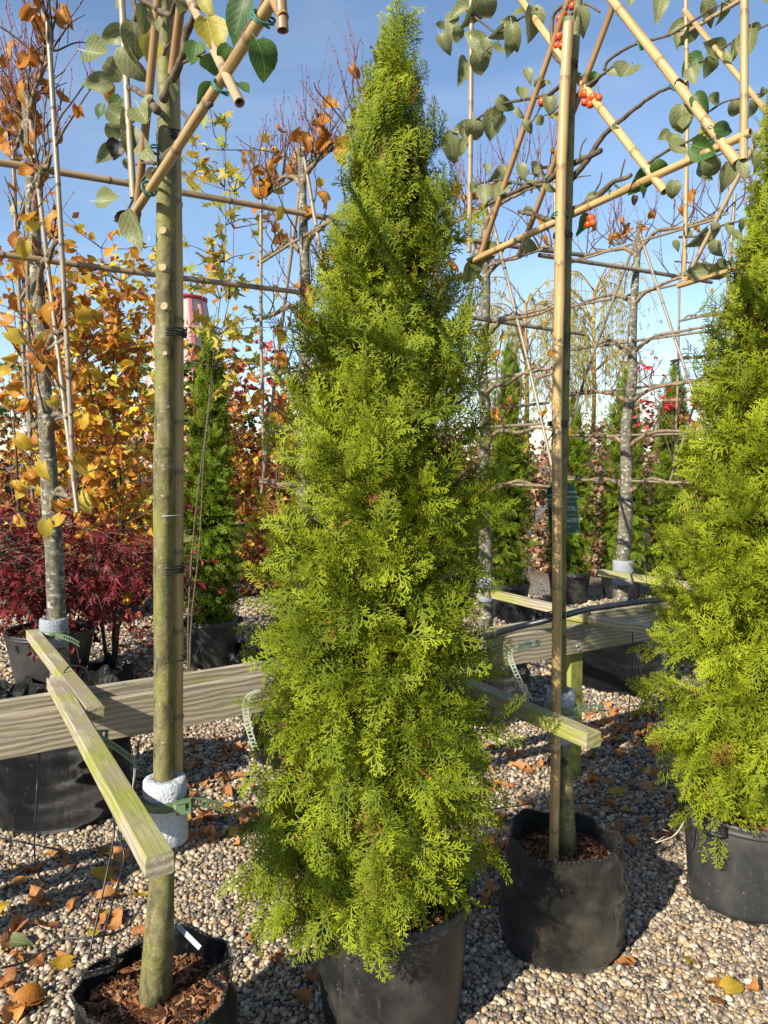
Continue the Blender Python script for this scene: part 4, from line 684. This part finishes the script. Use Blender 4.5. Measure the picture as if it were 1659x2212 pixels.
st = strap('olive green plastic strap around the white foam collar', (cL.x, cL.y), .054, zs_, tl, buckle=(D(398, 1742, 1.782), Vector((.018, .0, .004)), (0, 0, 1)), solid=2)
def word(txt, parent, loc, R, size, mat, name='lettering', ext=.0002):
    cu = bpy.data.curves.new('txt', 'FONT'); cu.body = txt; cu.size = size; cu.extrude = ext; cu.resolution_u = 2; o = bpy.data.objects.new('txt', cu); C.objects.link(o)
    dg = bpy.context.evaluated_depsgraph_get(); me = bpy.data.meshes.new_from_object(o.evaluated_get(dg)); bpy.data.objects.remove(o); me.materials.clear(); me.materials.append(MT[mat]); return put(name, me, parent, loc, R)
word('T', [q for q in st.children if q.name.startswith('band')][0], D(374, 1750, 1.779), Matrix.Rotation(RAD(90), 3, 'X'), .016, 'strap_pale', 'raised_letter')
strap('dark green strap tail hanging from the front left arm over the rail', None, 0, 0, [D(205, 1590, 2.33), D(232, 1603, 2.27), D(262, 1622, 2.24), D(300, 1652, 2.22)], buckle=(D(217, 1588, 2.31), Vector((.022, 0, 0)), (0, .2, 1)))
strap('pale green ladder strap hanging down beside the tall bushy thuja', None, 0, 0, [D(556, 1490, 2.85), D(538, 1502, 2.83), D(530, 1525, 2.83), D(536, 1570, 2.83), D(552, 1620, 2.83)], 'strap_pale', (1, .3, 0), solid=0)
strap('pale ladder strap draped from the buckle on the right rail', None, 0, 0, [D(1118, 1394, 3.36), D(1103, 1408, 3.35), D(1105, 1430, 3.35), D(1125, 1475, 3.34), D(1146, 1512, 3.33)], 'strap_pale', (1, .3, .2), buckle=(D(1142, 1393, 3.35), Vector((.055, .03, .004)), (0, .1, 1)), solid=0)
cR = D(1212, 1525, 2.52); collar('light grey foam collar on the fruiting crab apple behind the front right arm', (cR.x, cR.y), D(1212, 1600, 2.52).z, D(1212, 1490, 2.52).z, .021, .047, 'foam')
zr = D(1212, 1537, 2.48).z; strap('dark green strap around the foam collar above the dusty bag', (cR.x, cR.y), .049, zr, [Vector((cR.x + .03, cR.y - .04, zr)), D(1258, 1530, 2.47), D(1285, 1530, 2.47), D(1305, 1531, 2.47)], solid=1)
for (q, u, v0, v1, r, lb, tp) in ((L1, 118, 1395, 1335, .062, 'grey foam collar on the lichen spotted linden by the red maple', ((150, 1380), (172, 1392))), (L3, 1049, 1298, 1246, .058, 'grey foam collar beside the tall bushy thuja', None), (L4, 1346, 1262, 1210, .075, 'grey foam collar on the straight lichen covered linden', None)):
    a, b = D(u, v0, q.y), D(u, v1, q.y); collar(lb, (a.x, q.y), a.z, b.z, .04, r, 'foam')
    if tp: z = (a.z + b.z)/2; strap('green strap around the collar of the linden by the red maple', (a.x, q.y), r + .001, z, [Vector((a.x + .03, q.y - .06, z)), D(*tp[0], q.y - .08), D(*tp[1], q.y - .08)])
# hose along the rail, drip tubes, wires
def line(name, label, cat, P, r, mat, n=24, group=None):
    m = MB(); tube(m, smoothpath(P, n), r, 8); return tag(m.build(name, MT[mat], origin=P[0]), label, cat, group)
line('hose', 'thick black irrigation hose lying along the right rail', 'hose', [G(1000, 1392, .822), G(1065, 1370, .822), G(1130, 1352, .828), G(1200, 1335, .87), G(1262, 1318, .874), G(1330, 1307, .86), G(1420, 1296, .85), G(1520, 1288, .84)], .016, 'hose', 50)
line('hose', 'black hose running along the distant rack', 'hose', [r2 - RAIL*3 + Vector((0, .03, .02)), r2 + Vector((0, .03, .022)), r2 + RAIL*4 + Vector((0, .03, .02))], .018, 'hose')
dl = [([(300, 1640), (292, 1700), (270, 1800), (250, 1900), (228, 1985)], 2.35, 2.0), ([(305, 1620), (280, 1760), (262, 1850), (240, 1960), (238, 2010)], 2.3, 2.05)]
def gp(u, v, y):
    q = D(u, v, y); return q if q.z > .025 else G(u, v, .025)
tubes_ = [('thin black drip tube hanging from the arm down to the left bag', [gp(242, 1600, 2.3), gp(240, 1700, 2.25), gp(246, 1800, 2.15), gp(228, 1900, 2.1), gp(190, 2075, 1.98)]),
          ('thin black drip tube looping behind the foam collar', [gp(300, 1600, 2.3), gp(290, 1690, 2.25), gp(262, 1800, 2.15), gp(268, 1860, 2.1), gp(240, 1960, 2.1), gp(215, 2060, 2.0)]),
          ('thin black tube curling over the gravel below the left rail', [D(86, 1600, 3.0), D(80, 1700, 3.05), gp(75, 1850, 2.75), gp(95, 1905, 2.7), gp(140, 1895, 2.7), gp(165, 1860, 2.75), gp(120, 1835, 2.8), gp(0, 1810, 2.95)]),
          ('thin black tube lying on gravel toward the left bag', [gp(310, 1950, 2.2), gp(270, 2005, 2.15), gp(200, 2025, 2.1), gp(130, 2030, 2.1), gp(60, 2075, 2.05), gp(0, 2092, 2.0)]),
          ('thin black drip tube hanging from the right rail', [gp(1367, 1362, 3.98), gp(1366, 1450, 3.9), gp(1358, 1540, 3.75), gp(1362, 1590, 3.7), gp(1385, 1630, 3.6), gp(1405, 1650, 3.5)]),
          ('thin black drip tube beside another under the right rail', [gp(1372, 1410, 3.95), gp(1385, 1470, 3.9), gp(1398, 1540, 3.8), gp(1392, 1600, 3.7)]),
          ('thin black tube on gravel leading to the grey scuffed pot', [gp(1248, 1733, 3.4), gp(1310, 1740, 3.4), gp(1370, 1757, 3.3), gp(1425, 1755, 3.3)]),
          ('thin black tube curving between the dusty bag and the grey pot', [gp(1440, 1760, 3.2), gp(1425, 1800, 3.0), gp(1390, 1825, 2.95), gp(1350, 1838, 2.72)]),
          ('thin black tube on gravel from the dusty bag toward the large pot', [gp(1060, 1748, 3.3), gp(1110, 1742, 3.3), gp(1150, 1735, 3.2)]),
          ('black tube looped over the rear left arm', [gp(128, 1470, 2.75), gp(150, 1440, 2.78), gp(185, 1445, 2.8), gp(200, 1480, 2.8), gp(215, 1510, 2.8)])]
for lb, P in tubes_: line('drip_tube', lb, 'tube', P, .0032, 'rubber', 40)
for lb, P in (('bright steel wire from the foam collar toward the tall bushy thuja', [D(405, 1700, 1.84), D(470, 1737, 1.95), D(560, 1775, 2.1)]), ('thin steel wire under the left rail beside the ladder strap', [D(300, 1600, 2.9), D(400, 1625, 3.0), D(470, 1648, 3.1), D(560, 1655, 3.2)]), ('thin steel wire hanging under the front left arm', [D(292, 1608, 2.3), D(290, 1660, 2.25), D(285, 1720, 2.2)])):
    line('wire', lb, 'wire', P, .0014, 'wire', 12)
# ================================================================== plant label behind the fruiting tree, paper tag
pl = thing('plant_label', 'dark green plant label with pale lettering tied behind the bamboo cane', 'plant label', D(1218, 1040, 2.56))
YL = 2.56; o0 = D(1218, 1100, YL); s_ = YL/FPX
def lab(px): x, y = px; return Vector((o0.x + (x - 1218)*s_, YL, o0.z - (y - 1100)*s_*1.0))
outl = [(1180, 1055), (1188, 1050), (1205, 1043), (1225, 1041), (1240, 1047), (1243, 1052), (1254, 1151), (1240, 1153), (1192, 1156), (1188, 1150)]
def plate(name, out, dy, mat, th=.0012):
    m = MB(); n_ = len(out); V = [lab(q) + Vector((0, dy, 0)) for q in out] + [lab(q) + Vector((0, dy + th, 0)) for q in out]
    m.add([v[:] for v in V], [np.arange(n_)[None], np.arange(n_)[::-1][None] + n_] + [np.array([[i, i + n_, (i + 1) % n_ + n_, (i + 1) % n_]]) for i in range(n_)]); return m.build(name, MT[mat], pl, smooth=False)
bd = plate('border', outl, 0, 'tag_edge'); ctr = np.mean(outl, 0); plate('face', [tuple(ctr + (np.array(q) - ctr)*np.array([.93, .96])) for q in outl], -.0008, 'tag_dark', .0006); face_ = [q for q in pl.children if q.name.startswith('face')][0]
RL = Matrix.Rotation(RAD(90), 3, 'X')
for tx, x, y, s in (('VRU', 1184, 1073, 7), ('rood', 1184, 1079, 6), ('BL', 1185, 1084, 7), ('HO', 1185, 1090, 7), ('LE', 1186, 1095, 7), ('oranje,', 1226, 1064, 7), ('april, mei', 1223, 1075, 7), ('orange, rou', 1223, 1097, 6.5), ('ril, Mai', 1224, 1103, 7), ('R: orange, red', 1222, 1122, 6), ('PERIOD:', 1223, 1128, 6.5), ('5 m', 1223, 1140, 6), ('740', 1244, 1149, 4)):
    word(tx, face_, lab((x, y)) + Vector((0, -.0012, 0)), RL, s*s_*1.05, 'tag_text')
for y in (1084, 1112): m = MB(); box(m, lab((1232, y)) + Vector((0, -.0011, 0)), (.02, 0, .0006), (0, .0002, 0), (0, 0, .0004)); m.build('printed_line', MT['tag_text'], face_)
tg = thing('paper_tag', 'white curled paper tag stuck in the soil of the left bag', 'paper tag', D(430, 2040, 1.88)); m = MB()
for P_, wv in (([D(384, 2000, 1.90), D(396, 2012, 1.87), D(414, 2030, 1.83), D(432, 2048, 1.80)], Vector((.5, -.1, .7))),):
    Q = smoothpath(P_, 14); W_ = np.array(wv.normalized())*.0075; V = np.concatenate([np.stack([q - W_, q + W_]) for q in Q]); m.add(V, grid_faces(14, 2, False))
m.build('strip', MT['paper'], tg)

# ================================================================== fallen leaves
reg = [(380, 540, 1590, 1700, 46, 'in the shade behind the white foam collar'), (400, 545, 1700, 1830, 38, 'between the white foam collar and the tall bushy thuja'), (0, 330, 1835, 2010, 34, 'below the front left arm'), (0, 150, 2040, 2210, 12, 'near the left bag'),
       (1040, 1180, 1600, 1860, 34, 'between the tall bushy thuja and the dusty bag'), (1250, 1430, 1530, 1640, 60, 'beside the pale post'), (1260, 1430, 1500, 1700, 34, 'below the glossy creased bag'), (1250, 1480, 1690, 1830, 22, 'behind the dusty bag'), (1010, 1090, 1780, 2000, 6, 'beside the large black pot'), (1350, 1659, 2040, 2210, 5, 'on the open sunny gravel'),
       (520, 690, 1900, 2200, 5, 'beside the large pot under the overhanging sprays'), (250, 420, 1370, 1480, 22, 'on the gravel before the slim thuja'), (280, 340, 1250, 1370, 14, 'by the grey pots'), (1100, 1300, 1300, 1330, 14, 'between the far thuja pots'), (510, 560, 1300, 1420, 12, 'beyond the left rail')]
for u0, u1, v0, v1, n_, lb in reg:
    k = 0
    while k < n_:
        q = G(rng.uniform(u0, u1), rng.uniform(v0, v1), .02)
        if not clear(np.array([q.x]), np.array([q.y]))[0]: k += .2; continue
        k += 1
        o = put('fallen_leaf', LM['dry'][rng.integers(0, 5)] if rng.uniform() < .9 else LM['lime'][rng.integers(0, 4)], None, q, frame((rng.normal(), rng.normal(), rng.normal(0, .12)), (rng.normal(0, .35), rng.normal(0, .35), rng.choice([1, 1, 1, -1]))), rng.uniform(.045, .085))
        tag(o, ('dry brown leaf on gravel ' if 'dry' in o.data.name else 'yellow leaf on gravel ') + lb, 'leaf', ('fallen brown leaves ' if 'dry' in o.data.name else 'fallen yellow leaves ') + lb)
for u, v, s, an, k, lb in ((1570, 2135, .075, 20, 'lime', 'bright orange leaf lying alone on sunlit gravel'), (45, 2165, .11, 30, 'orange', 'large curled orange leaf on gravel left of the left bag'), (75, 1940, .06, 10, 'pale', 'pale green leaf lying on gravel below the front left arm'), (198, 2020, .05, 80, 'lime', 'small yellow leaf standing behind the left bag'), (15, 2035, .09, 0, 'pale', 'grey green withered leaf at the edge of the gravel'), (1060, 1920, .09, 60, 'dry', 'dark brown leaf beside the dusty bag')):
    q = G(u, v, .022); tag(put('fallen_leaf', LM[k][0], None, q, frame((math.cos(RAD(an)), math.sin(RAD(an)), .1), (.1, -.3, 1)), s), lb, 'leaf', 'fallen leaves')
m = MB(); q = G(1478, 1775, .36); tube(m, smoothpath([q, q + Vector((-.05, -.04, -.03)), q + Vector((-.12, -.06, -.045))], 8), [.003]*4 + [.002]*4, 5)
for k in (.3, .5, .7, .9): a = q + Vector((-.12, -.06, -.045))*k; tube(m, [a, a + Vector((-.03, -.01, .015*rng.choice([-1, 1])))], [.0016, .0008], 4)
tag(m.build('dead_twig', MT['bone_twig'], origin=q), 'pale bare twig poking out over the grey scuffed pot', 'twig')

# ================================================================== trees and shrubs behind
def stems(t, c, n_, h, spread, r0, seed, col=(1, 1, 1), name='stem', base=0.0, mat='twig_brown'):
    r = np.random.default_rng(seed); tips = []
    for i in range(n_):
        a = r.uniform(0, 6.28); d = Vector((math.cos(a)*spread, math.sin(a)*spread, 1)); p = Vector((c[0], c[1], base)) + Vector((math.cos(a), math.sin(a), 0))*r.uniform(0, .05); P = [p]
        hh = h*r.uniform(.75, 1.05)
        for k in range(6): P.append(P[-1] + d.normalized()*hh/6); d += rvr(r, .12)
        Q = smoothpath(P, 16); m = MB(); tube(m, Q, np.linspace(r0, r0*.2, 16), 7, col); m.build(name, MT[mat], t); tips.append(Q)
    return tips
def twigs_leaves(t, stemsQ, n_tw, L, leaves_per, kinds, size, seed, h_from=.1, parts=260, droop=-.3, mat='twig_brown', col=(1, 1, 1), pal=None, up=.5, wid=1.0):
    r = np.random.default_rng(seed); tw = MB(); pos = []
    for i in range(n_tw):
        Q = stemsQ[r.integers(0, len(stemsQ))]; a = Vector(Q[int(r.uniform(h_from, 1)*15.99)]); th = r.uniform(0, 6.28); d = Vector((math.cos(th), math.sin(th), up + r.normal(0, .25))).normalized(); l = L*r.uniform(.5, 1.1); P = [a]
        for k in range(3): P.append(P[-1] + d*l/3); d = (d + rvr(r, .2) + Vector((0, 0, droop*.2))).normalized()
        S_ = smoothpath(P, 7); tube(tw, S_, np.linspace(.004, .0012, 7), 4, col, False)
        for k in range(leaves_per): pos.append((Vector(S_[r.integers(2, 7)]) + rvr(r, .02), d))
    tw.build('twigs', MT[mat], t, kind='stuff')
    order = np.argsort([p.y for p, _ in pos]); mb_ = MB(); pal = np.array(pal if pal is not None else [(.5, .25, .04)])
    for j, i in enumerate(order):
        p, d = pos[i]; f = d*.4 + Vector((r.normal(0, .6), r.normal(0, .6), droop + r.normal(0, .3))); nn = Vector((r.normal(0, .8), r.normal(-.4, .7), r.normal(.4, .6))); s = size*r.uniform(.65, 1.2)
        if j < parts: k = kinds[r.integers(0, len(kinds))]; leaf(t, k, p, f, nn, s)
        else:
            R = frame(f, nn); x, y, z = R @ Vector((1, 0, 0)), R @ Vector((0, 1, 0)), R @ Vector((0, 0, 1)); w_ = s*.36*wid
            mb_.add([p[:], (p + y*s*.45 + x*w_ + z*s*.12)[:], (p + y*s)[:], (p + y*s*.45 - x*w_ + z*s*.12)[:], (p + y*s*.5)[:]], np.array([[0, 1, 4], [1, 2, 4], [4, 2, 3], [0, 4, 3]]), pal[r.integers(0, len(pal))]*r.uniform(.7, 1.25))
    if mb_.n: mb_.build('foliage', MT['foliage'], t, smooth=False, kind='stuff')
ORP = [(.60, .26, .03), (.68, .41, .04), (.50, .18, .03), (.70, .50, .05), (.40, .13, .03), (.62, .48, .06)]
GRP = [(.06, .11, .02), (.09, .15, .025), (.05, .09, .02), (.14, .18, .03)]
def tree(name, label, c, n_st, h, spread, r0, n_tw, L, per, kinds, size, seed, parts=200, pal=None, cat='tree', base=0.0, **kw):
    t = thing(name, label, cat, (c[0], c[1], 0)); S_ = stems(t, c, n_st, h, spread, r0, seed, (.9, .85, .8), base=base); twigs_leaves(t, S_, n_tw, L, per, kinds, size, seed + 1, parts=parts, pal=pal, **kw); return t
def at(u, y): return (D(u, 1000, y).x, y)
tree('hornbeam', 'slender tree dense with orange and gold leaves behind the linden by the maple', at(232, 5.9), 4, 3.4, .09, .016, 270, .55, 9, ('orange', 'orange', 'lime'), .095, 71, 280, ORP, h_from=.2)
tree('hornbeam', 'orange leaved young tree at the edge of the frame beyond the linden', at(60, 7.2), 3, 3.0, .10, .022, 80, .6, 7, ('orange', 'lime'), .085, 73, 40, ORP, h_from=.2)
tree('maple_tree', 'young maple with lobed yellow leaves behind the olive trunk', at(396, 4.9), 2, 3.9, .04, .008, 50, .42, 5, ('maple',), .075, 75, 200, ORP, h_from=.60)
tree('maple_tree', 'young maple with yellow green lobed leaves next to the pink tower', at(330, 8.0), 3, 4.3, .08, .012, 110, .7, 8, ('maple',), .085, 77, 120, [(.40, .36, .05), (.55, .36, .04), (.25, .28, .05)], h_from=.3)
# dark red maple, spreading
t = thing('red_maple', 'low spreading maple with dark red leaves in the wide black pot', 'maple', (*POT_MAPLE, .36)); S_ = stems(t, POT_MAPLE, 9, 1.05, .75, .014, 81, (.8, .6, .5), base=.36)
twigs_leaves(t, S_, 400, .66, 9, ('jmaple',), .066, 82, h_from=.25, parts=300, droop=-.5, pal=[(.13, .012, .018), (.18, .017, .02), (.08, .009, .014), (.24, .025, .025)], up=.05, wid=.7)
REDP = [(.20, .02, .02), (.30, .05, .03), (.14, .015, .02), (.36, .08, .03)]; RUST = [(.34, .11, .03), (.42, .17, .05), (.24, .08, .03), (.46, .24, .08), (.20, .10, .04)]; TANP = [(.36, .25, .14), (.28, .18, .10), (.44, .33, .19), (.22, .12, .07), (.34, .14, .08)]
def shrub(label, u, y, h, w_, seed, pal, n_tw=150, size=.09, per=9, name='shrub', st=6, base=0.0):
    return tree(name, label, at(u, y), st, h, w_, .018, n_tw, .45*max(.8, w_*2), per, ('shrub',), size, seed, 0, pal, 'shrub', h_from=.05 if name == 'shrub' else .8, base=base, wid=1.0 if name == 'shrub' else .5)
shrub('second dark red maple bush behind the slender orange tree', 205, 7.6, 1.0, .5, 90, REDP, 150, .08)
shrub('rust coloured bush left of the slim thuja', 318, 10.2, 2.2, .30, 91, RUST, 190, .10); shrub('tall green bush standing under the pink tower', 322, 12.0, 3.6, .22, 92, GRP, 230, .13)
shrub('rust red bush between the slim thuja and the tall bushy thuja', 548, 9.0, 2.3, .28, 93, RUST, 200, .095); shrub('scarlet leaved bush beyond the slim thuja', 520, 13.0, 3.6, .22, 94, [(.42, .06, .03), (.50, .12, .04), (.34, .05, .03)], 150, .13)
shrub('yellow green bush at the foot of the far post', 545, 11.0, 1.3, .4, 95, [(.30, .32, .05), (.20, .26, .04)], 100, .09); shrub('green bush under the distant rack', 285, 9.2, 1.1, .4, 96, GRP + [(.32, .34, .05)], 110, .09)
shrub('olive green bush in front of the pink tower', 420, 13.0, 3.2, .18, 106, GRP + [(.25, .26, .04)], 200, .12)
shrub('dull green and brown hedge bush far behind the orange trees', 80, 14.0, 3.4, .45, 97, GRP + RUST, 260, .15); shrub('olive and yellow hedge bush far beyond the slender orange tree', 200, 15.0, 4.0, .40, 98, GRP + [(.45, .36, .05)], 260, .16)
shrub('beige twiggy hedge bush between the far thuja columns', 1310, 10.5, 2.0, .30, 99, TANP, 230, .085); shrub('dry tan hedge bush behind the lichen covered linden', 1415, 11.0, 2.1, .30, 100, TANP, 220, .085); shrub('tan and red hedge bush beyond the first far thuja column', 1180, 11.0, 2.0, .30, 101, TANP, 220, .09)
shrub('brown hedge bush at the right end of the far row', 1540, 11.5, 2.3, .35, 102, TANP + RUST, 200, .10); shrub('brown autumn bush hidden behind the tall bushy thuja', 760, 12.0, 2.6, .45, 103, RUST + GRP, 200, .12); shrub('mixed autumn bush beside the linden near the tall thuja', 1020, 12.5, 2.4, .35, 104, RUST + TANP, 180, .12)
shrub('scarlet drooping sumac leaves above the far thuja columns', 1512, 8.4, 3.0, .06, 105, [(.50, .03, .03), (.58, .07, .05)], 30, .10, 6, 'sumac', 2)
HB = ['rust and gold bush right behind the half hidden linden', 'rust and gold bush standing right behind the slim thuja', 'tall rust bush beside the tall bushy thuja', 'rust and tan hedge bush behind the linden with bare trunk near the thuja', 'tan hedge bush behind the green plant label', 'tan and green hedge bush far behind the straight lichen covered linden', 'tan and dark red hedge bush behind the sumac', 'green and tan hedge bush behind the wide yellow-green thuja', 'rust bush behind the leftmost linden poles', 'green and rust hedge bush hiding the foot of the pink tower', 'rust and dark red bush just past the slim thuja', 'rust and green hedge bush past the tall rust bush', 'green and rust hedge bush hidden behind the tall bushy thuja']
for i, (u, y, h, w_, pal_) in enumerate(((565, 10, 3.1, .25, RUST + ORP), (495, 12, 3.0, .3, RUST + ORP), (600, 12, 3.3, .3, RUST), (1075, 14, 2.6, .4, RUST + TANP), (1240, 14, 2.4, .45, TANP), (1370, 15, 2.6, .45, TANP + GRP), (1480, 14, 2.6, .4, TANP + REDP), (1620, 14, 2.8, .45, GRP + TANP), (30, 11, 2.4, .4, RUST), (400, 15, 2.8, .4, GRP + RUST), (470, 11, 2.0, .35, RUST + REDP), (620, 15, 3.0, .45, RUST + GRP), (900, 15, 2.8, .5, GRP + RUST))):
    shrub(HB[i], u, y, h, w_, 140 + i, pal_, 190, .12)['group'] = 'hedge bushes at the far end'
# weeping willow with pale narrow leaves
def willow(label, c, h, seed, n_l=30, spread=1.2):
    t = thing('willow', label, 'willow', (c[0], c[1], 0)); r = np.random.default_rng(seed); m = MB(); tube(m, smoothpath([(c[0], c[1], 0), (c[0] + .05, c[1], h*.5), (c[0], c[1], h*.9)], 12), np.linspace(.06, .02, 12), 8, (3.2, 2.6, 1.0)); m.build('trunk', MT['twig_brown'], t)
    tw = MB(); lf = []
    for i in range(n_l):
        th = r.uniform(0, 6.28); z0 = h*r.uniform(.55, .92); o = Vector((math.cos(th), math.sin(th), 0)); L = spread*r.uniform(.4, 1); P = [Vector((c[0], c[1], z0)), Vector((c[0], c[1], z0)) + o*L*.5 + Vector((0, 0, L*.42)), Vector((c[0], c[1], z0)) + o*L + Vector((0, 0, L*.40))]; Q = smoothpath(P, 10); m = MB(); tube(m, Q, np.linspace(.014, .005, 10), 5, (3.6, 2.8, .9)); m.build('limb', MT['twig_brown'], t)
        for k in range(9):
            p = Vector(Q[r.integers(3, 10)]); l = h*r.uniform(.15, .42); S_ = [p]; dd = Vector((o.x*.3 + r.normal(0, .15), o.y*.3 + r.normal(0, .15), -.6))
            for q in range(6): S_.append(S_[-1] + dd.normalized()*l/6); dd += Vector((r.normal(0, .1), r.normal(0, .1), -.35))
            tube(tw, S_, np.linspace(.0035, .0015, 7), 4, (3.4, 2.9, .8), False)
            for q in range(26): b = Vector(S_[r.integers(0, 6)]) + rvr(r, .02); lf.append((b, Vector((r.normal(0, .5), r.normal(0, .5), -.9)).normalized()))
    tw.build('twigs', MT['twig_brown'], t, kind='stuff'); pl_ = np.array([(.26, .30, .10), (.34, .36, .14), (.44, .42, .12), (.20, .25, .09), (.50, .42, .08)]); m = MB(); n_ = len(lf); B_ = np.array([q[0] for q in lf]); Dd = np.array([q[1] for q in lf]); X_ = np.cross(Dd, r.normal(0, 1, (n_, 3))); X_ /= np.linalg.norm(X_, axis=1)[:, None]; s = r.uniform(.06, .12, (n_, 1))
    V = np.stack([B_, B_ + Dd*s*.45 + X_*.0075, B_ + Dd*s, B_ + Dd*s*.45 - X_*.0075], 1).reshape(-1, 3); m.add(V, np.arange(len(V)).reshape(-1, 4), np.repeat(pl_[r.integers(0, 5, n_)]*r.uniform(.75, 1.2, (n_, 1)), 4, 0)); m.build('foliage', MT['foliage'], t, smooth=False, kind='stuff')
willow('weeping willow with thin yellow green leaves beyond the first far thuja column', at(1130, 12.5), 4.6, 111, 26, 1.15); willow('pale willow with hanging twigs behind the thick bamboo cane', at(1275, 14.5), 5.2, 112, 30, 1.2)
# pink ribbed tower far behind
c = at(398, 19.0); t = thing('ribbed_tower', 'pale pink ribbed tower with red rim behind the young trees', 'tower', (c[0], c[1], 0)); m = MB(); zt = D(398, 648, 19).z; n_ = 48; th = np.linspace(0, 2*np.pi, n_, endpoint=False)
pr = [(.95, 0), (.93, zt*.45), (.86, zt*.62), (.70, zt*.86), (.56, zt)]; cc = np.where((np.arange(n_) % 4 < 2)[:, None], np.array([[.62, .22, .22]]), np.array([[.66, .48, .46]]))
lathe(m, pr, c, n_, np.tile(cc, (len(pr), 1)), lambda a, r, z, i: (.035*(np.arange(n_) % 4 < 2), np.zeros(n_))); m.build('ribbed_skin', MT['silo'], t, smooth=False)
m = MB(); lathe(m, [(.54, zt - .04), (.62, zt - .04), (.63, zt + .04), (.56, zt + .05), (.54, zt - .04)], c, n_, (.55, .03, .05)); m.build('rim', MT['silo'], t); m = MB(); lathe(m, [(.56, zt + .045), (.3, zt + .10), (.02, zt + .16)], c, n_, (.60, .16, .17)); m.build('lid', MT['silo'], t)
